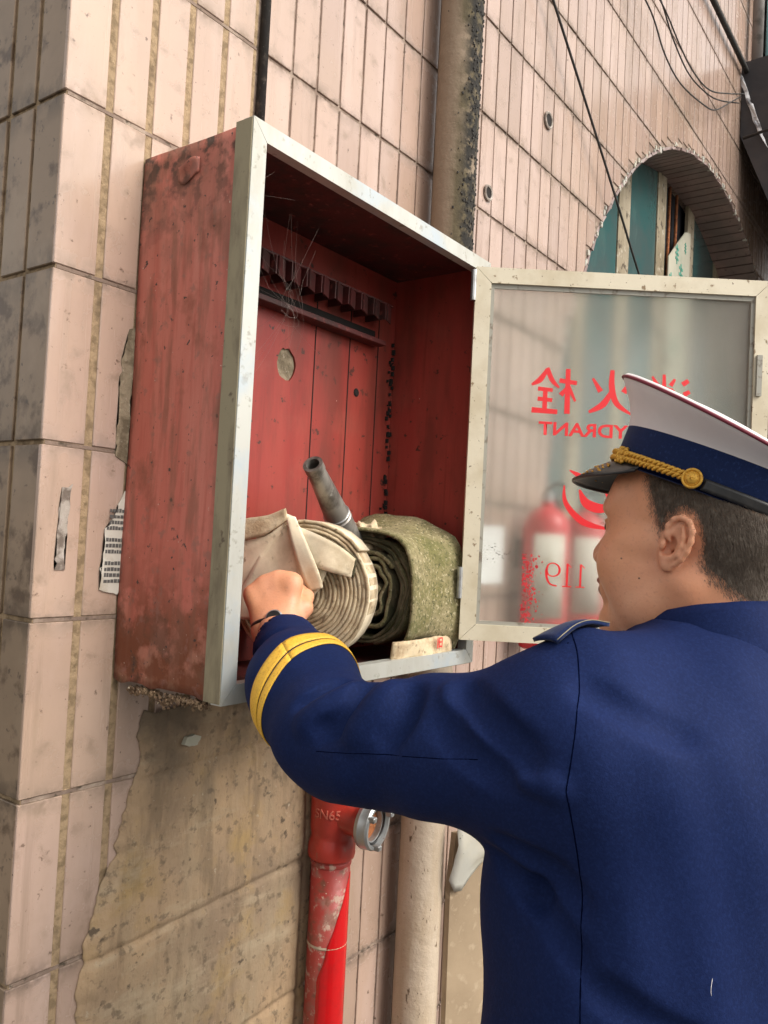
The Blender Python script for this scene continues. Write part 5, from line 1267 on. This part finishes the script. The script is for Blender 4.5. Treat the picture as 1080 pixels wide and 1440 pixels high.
lint = tube('lint_thread', [snap(T_(-.16, .165, z), .0008 * JN) + Vector((.003 * math.sin(z * 180), 0, .003 * math.sin(z * 90 + 1))) for z in np.linspace(1.135, 1.165, 14)], .0002, M_CAPWHITE, jac, 4)
# cuff braid: two yellow bands round the sleeve
def band(name, t0, t1, mat, off=.0011, parent=None, slope=0.0):
    G = []
    for a in np.linspace(0, 2 * math.pi, 73):
        row = []
        dv = vw2 * math.cos(a) + sd2 * math.sin(a)
        for t in np.linspace(t0, t1, 5):
            t = t + slope * math.sin(a); o = EL + (WR - EL) * t; loc, n, i, d = BV.ray_cast(Vector(o + dv * .11), Vector(-dv)); row.append(loc + n * JN * off if loc is not None else Vector(o + dv * .06))
        G.append(row)
    G = np.array([[tuple(p) for p in r_] for r_ in G])
    return shell(name, G, .0012, mat, parent or jac)
band('cuff_braid', .385, .455, M_STRIPE, slope=.07); band('cuff_braid', .335, .375, M_STRIPE, slope=.07)
# collar
CO = NB + np.array([.011, .010, 0])
def collar(name, prof, mat, a0, a1, parent, n=60, lift=0.0):
    """prof: list of (radius across, radius along, height); front drops"""
    G = []
    for a in np.linspace(math.radians(a0), math.radians(a1), n):
        fr = (1 - math.cos(a)) / 2                              # 0 at the back, 1 in front
        row = []
        for (ra, rb, z) in prof:
            row.append(CO - TF * rb * math.cos(a) + TL * ra * math.sin(a) + TF * .020 * fr + UP * (z - 1.40 - .045 * fr ** 1.3 + lift + .0015 * mnoise.noise((a * 2, z * 30, 0))))
        G.append(row)
    return shell(name, G, .0035, mat, parent)
collar('collar', [(.0645, .0645, 1.455), (.067, .067, 1.464), (.070, .071, 1.466), (.074, .076, 1.458), (.081, .085, 1.440), (.088, .094, 1.420), (.092, .099, 1.410)], M_NAVY, -158, 158, jac)
collar('collar_stand', [(.066, .066, 1.40), (.064, .064, 1.435), (.0643, .0643, 1.454)], M_NAVY, -158, 158, jac)
collar('shirt_collar', [(.0625, .0625, 1.40), (.0615, .0615, 1.44), (.0618, .0618, 1.462)], M_SHIRT, -170, 170, per)
# shoulder board
G = []
for s_ in np.linspace(0, 1, 12):
    row = []
    for t in np.linspace(-.5, .5, 6):
        p = T_(.020 + t * .034, .155 + .065 * s_, 1.40); q_ = ray(p + UP * .2, -UP, .006); row.append(tuple(q_ if q_ is not None else p))
    G.append(row)
eb_ = shell('shoulder_board', G, .004, M_NAVYBAND, jac)
for side in (0, -1): tube('board_trim', [Vector(r_[side]) + Vector((0, 0, .0022)) for r_ in G], .0005, M_ALU_E, eb_, 6)
for s_ in (): lathe('board_star', [(.007, 0), (.0045, .002), (.001, .003)], np.array(G[int(s_ * 11)][2]) + UP * .002, UP, M_TRIM, eb_, 10)
# watch
wc = WR + hd * .011; wb = []
for a in np.linspace(0, 2 * math.pi, 40, endpoint=False): wb.append(wc + hs_ * .0335 * math.cos(a) + hn * (.0245 * math.sin(a)) - hn * .006)
tube('watch_strap', wb, .0042, M_BLACK, per, 8, closed=True)
wp = wc + hn * .0180 + hs_ * .004
lathe('watch_case', [(.012, -.003), (.0135, 0), (.0135, .004), (.0115, .0055)], wp, hn, M_STEEL, per, 28)
lathe('watch_face', [(.0110, .0056), (.0110, .0060)], wp, hn, M_BLACK, per, 24)
# trousers and shoes
tr = Field((-.12, -1.10, .05), (.50, -.52, .95), .007)
tr.ell(T_(0, 0, .88), (.125, .175, .13), (TF, TL, UP), .05)
for s in (1, -1): tr.chain([T_(0, s * .09, .86), T_(.02, s * .112, .50), T_(-.015, s * .13, .09)], [.105, .082, .075], .03)
tr.op(lambda P: .075 - P[2] + 0 * P[0] + 0 * P[1], (-.12, -1.1, .0), (.5, -.5, .1), mode='and', pad=0)
tv, tf_ = tr.mesh(); np_mesh('trousers', tv, tf_, M_NAVY, per, relax=1)
for s in (1, -1):
    sf = Field(ft[s] - np.array([.25, .25, .095]), ft[s] + np.array([.25, .25, .08]), .004)
    b0_ = np.array([ft[s][0], ft[s][1], 0])
    sf.cone(b0_ - TF * .035 + UP * .040, b0_ + TF * .06 + UP * .042, .044, .046, .02); sf.cone(b0_ + TF * .06 + UP * .036, b0_ + TF * .165 + UP * .030, .046, .036, .03); sf.cone(b0_ + UP * .04, b0_ + UP * .12, .046, .044, .02)
    sf.op(lambda P: .001 - P[2] + 0 * P[0] + 0 * P[1], ft[s] - .25, ft[s] + .25, mode='and', pad=0)
    sv, sf_ = sf.mesh(); np_mesh('shoe', sv, sf_, M_SHOE, per, relax=1)

# --- peaked cap
CT = math.radians(16)
cF = HF * math.cos(CT) + HU * math.sin(CT); cU = HU * math.cos(CT) - HF * math.sin(CT); cL = HL
rl = math.radians(6.5); cL, cU = cL * math.cos(rl) + cU * math.sin(rl), cU * math.cos(rl) - cL * math.sin(rl)
CAPO = H_(-.001, 0, .053)
def K_(x, y, z): return CAPO + cF * x + cL * y + cU * z
def ring(a, b, z, n=72, cx=0.0, zc=0.0, zs=0.0):
    return [K_(cx + a * math.cos(t), b * math.sin(t), z + zc * math.cos(t)) for t in np.linspace(0, 2 * math.pi, n, endpoint=False)]
def rings_mesh(name, R_, mat, parent, close_top=False, thick=None):
    n = len(R_[0]); V = [p for r_ in R_ for p in r_]; Fs = []
    for i in range(len(R_) - 1):
        for k in range(n): Fs.append((i * n + k, i * n + (k + 1) % n, (i + 1) * n + (k + 1) % n, (i + 1) * n + k))
    if close_top: Fs.append(tuple((len(R_) - 1) * n + k for k in range(n)))
    return mesh(name, V, Fs, mat, parent, True)
a_, b_ = .1145, .0925
cap = rings_mesh('cap', [ring(a_ * .965, b_ * .965, .004), ring(a_ * .99, b_ * .99, -.002), ring(a_, b_, 0), ring(a_ * 1.008, b_ * 1.008, .024), ring(a_ * 1.012, b_ * 1.012, .046), ring(a_ * 1.0, b_ * 1.0, .048)], M_NAVYBAND, per)
zc = .0215
crown = [ring(a_ * 1.0, b_ * 1.0, .044), ring(a_ * 1.016, b_ * 1.018, .0465, zc=.001), ring(a_ * 1.03, b_ * 1.07, .053, zc=.005), ring(a_ * 1.065, b_ * 1.20, .0615, zc=.011, cx=.002), ring(a_ * 1.135, b_ * 1.32, .070, zc=.017, cx=.004), ring(a_ * 1.178, b_ * 1.405, .0755, zc=zc, cx=.006),
         ring(a_ * 1.185, b_ * 1.42, .0795, zc=zc, cx=.006), ring(a_ * 1.168, b_ * 1.40, .0818, zc=zc, cx=.006), ring(a_ * 1.07, b_ * 1.36, .0815, zc=zc * .95, cx=.006), ring(a_ * .9, b_ * 1.1, .083, zc=zc * .8, cx=.006), ring(a_ * .5, b_ * .6, .089, zc=zc * .45, cx=.006), ring(a_ * .1, b_ * .12, .0905, zc=zc * .1, cx=.006)]
rings_mesh('cap_crown', crown, M_CAPWHITE, per, True)
tube('cap_piping', ring(a_ * 1.1885, b_ * 1.424, .0775, zc=zc, cx=.006), .0019, M_PIPING, per, 6, closed=True)
# visor
G = []
for t in np.linspace(-1.12, 1.12, 40):
    row = []
    w = max(0, math.cos(t * 1.38)) ** .6
    for s in np.linspace(0, 1, 8):
        ex_ = .042 * w * s; x = a_ * math.cos(t) * 1.0 + ex_ * math.cos(t * .55); y = b_ * math.sin(t) + ex_ * .35 * math.sin(t)
        row.append(K_(x, y, .002 - .034 * s * w - .008 * s * s * w))
    G.append(row)
vis = shell('visor', G, .0028, M_BLACK, per)
tube('visor_rim', [r_[-1] for r_ in G], .0022, M_BLACK, vis, 8)
# leaf embroidery on the visor
bm = bmesh.new()
for k in range(46):
    t = random.uniform(-.8, .8); w = max(0, math.cos(t * 1.38)) ** .6; s = random.uniform(.35, .92); ex_ = .042 * w * s
    p = K_(a_ * math.cos(t) + ex_ * math.cos(t * .55), b_ * math.sin(t) + ex_ * .35 * math.sin(t), .0035 - .034 * s * w - .008 * s * s * w)
    d_ = nrm(cL * math.cos(t + random.gauss(0, .4)) - cF * math.sin(t + random.gauss(0, .4))) * .006
    add_tube(bm, [p - d_, p, p + d_], [.0005, .0016, .0005], 6)
bmobj('visor_leaf', bm, M_GOLD, vis, True)['kind'] = 'stuff'
# gold cord, black strap and button along the foot of the band
def BA(t, z, o): return K_((a_ * 1.004 + o) * math.cos(t), (b_ * 1.004 + o) * math.sin(t), z)
tb = math.radians(97)
for zz, ph in ((.0125, 0), (.0050, 1.3)):
    for st in (0, math.pi):
        P = []
        for t in np.linspace(-tb, tb, 260):
            a = t * 58 + st + ph; P.append(BA(t, zz + .0021 * math.sin(a) - .0020 * abs(t / tb) ** 2 * (1 if zz > .01 else -1) + .0, .0032 + .0019 * math.cos(a)))
        tube('gold_cord', P, .0019, M_GOLD, per, 6)
for s in (1, -1):
    for st in (0, 2.1, 4.2):
        P = [BA(s * math.radians(46 + 4 * math.sin(st)) + .018 * math.cos(a), .009 + .0085 * math.sin(a), .0050 + .0012 * math.sin(a * 5 + st)) for a in np.linspace(0, 2 * math.pi, 30)]
        tube('cord_keeper', P, .0018, M_GOLD, per, 6)
    bp = BA(s * tb, .0088, .003); bn = nrm(bp - K_(0, 0, .0088))
    bt = lathe('cap_button', [(.0082, 0), (.0086, .002), (.0072, .0032), (.0068, .0032), (.0060, .0046), (.0042, .006), (.001, .0065)], bp, bn, M_GOLD, per, 26)
    e = nrm(np.cross(bn, cU)); st_ = []
    bm = bmesh.new(); vs = []
    for k in range(10):
        r_ = .0042 if k % 2 == 0 else .0018; a = math.pi / 2 + k * math.pi / 5; vs.append(bm.verts.new(Vector(bp + bn * .0058 + e * r_ * math.cos(a) + cU * r_ * math.sin(a))))
    tp = bm.verts.new(Vector(bp + bn * .0078))
    for k in range(10): bm.faces.new((vs[k], vs[(k + 1) % 10], tp))
    bmobj('button_star', bm, M_GOLD, bt)
    tube('cord_loop', [bp + bn * .0025 + (e * math.cos(a) + cU * math.sin(a)) * .0096 for a in np.linspace(0, 2 * math.pi, 30, endpoint=False)], .0016, M_GOLD, per, 6, closed=True)
G = [[BA(t, z, .0022) for z in (.0005, .004, .010, .0135)] for t in np.linspace(tb + .10, 2 * math.pi - tb - .10, 70)]
shell('chin_strap', G, .0016, M_BLACK, per)
G = [[BA(t, z, .0006) for z in (-.0005, .0010, .0022)] for t in np.linspace(0, 2 * math.pi, 90)]
shell('band_piping', G, .0012, M_SEAM, per)
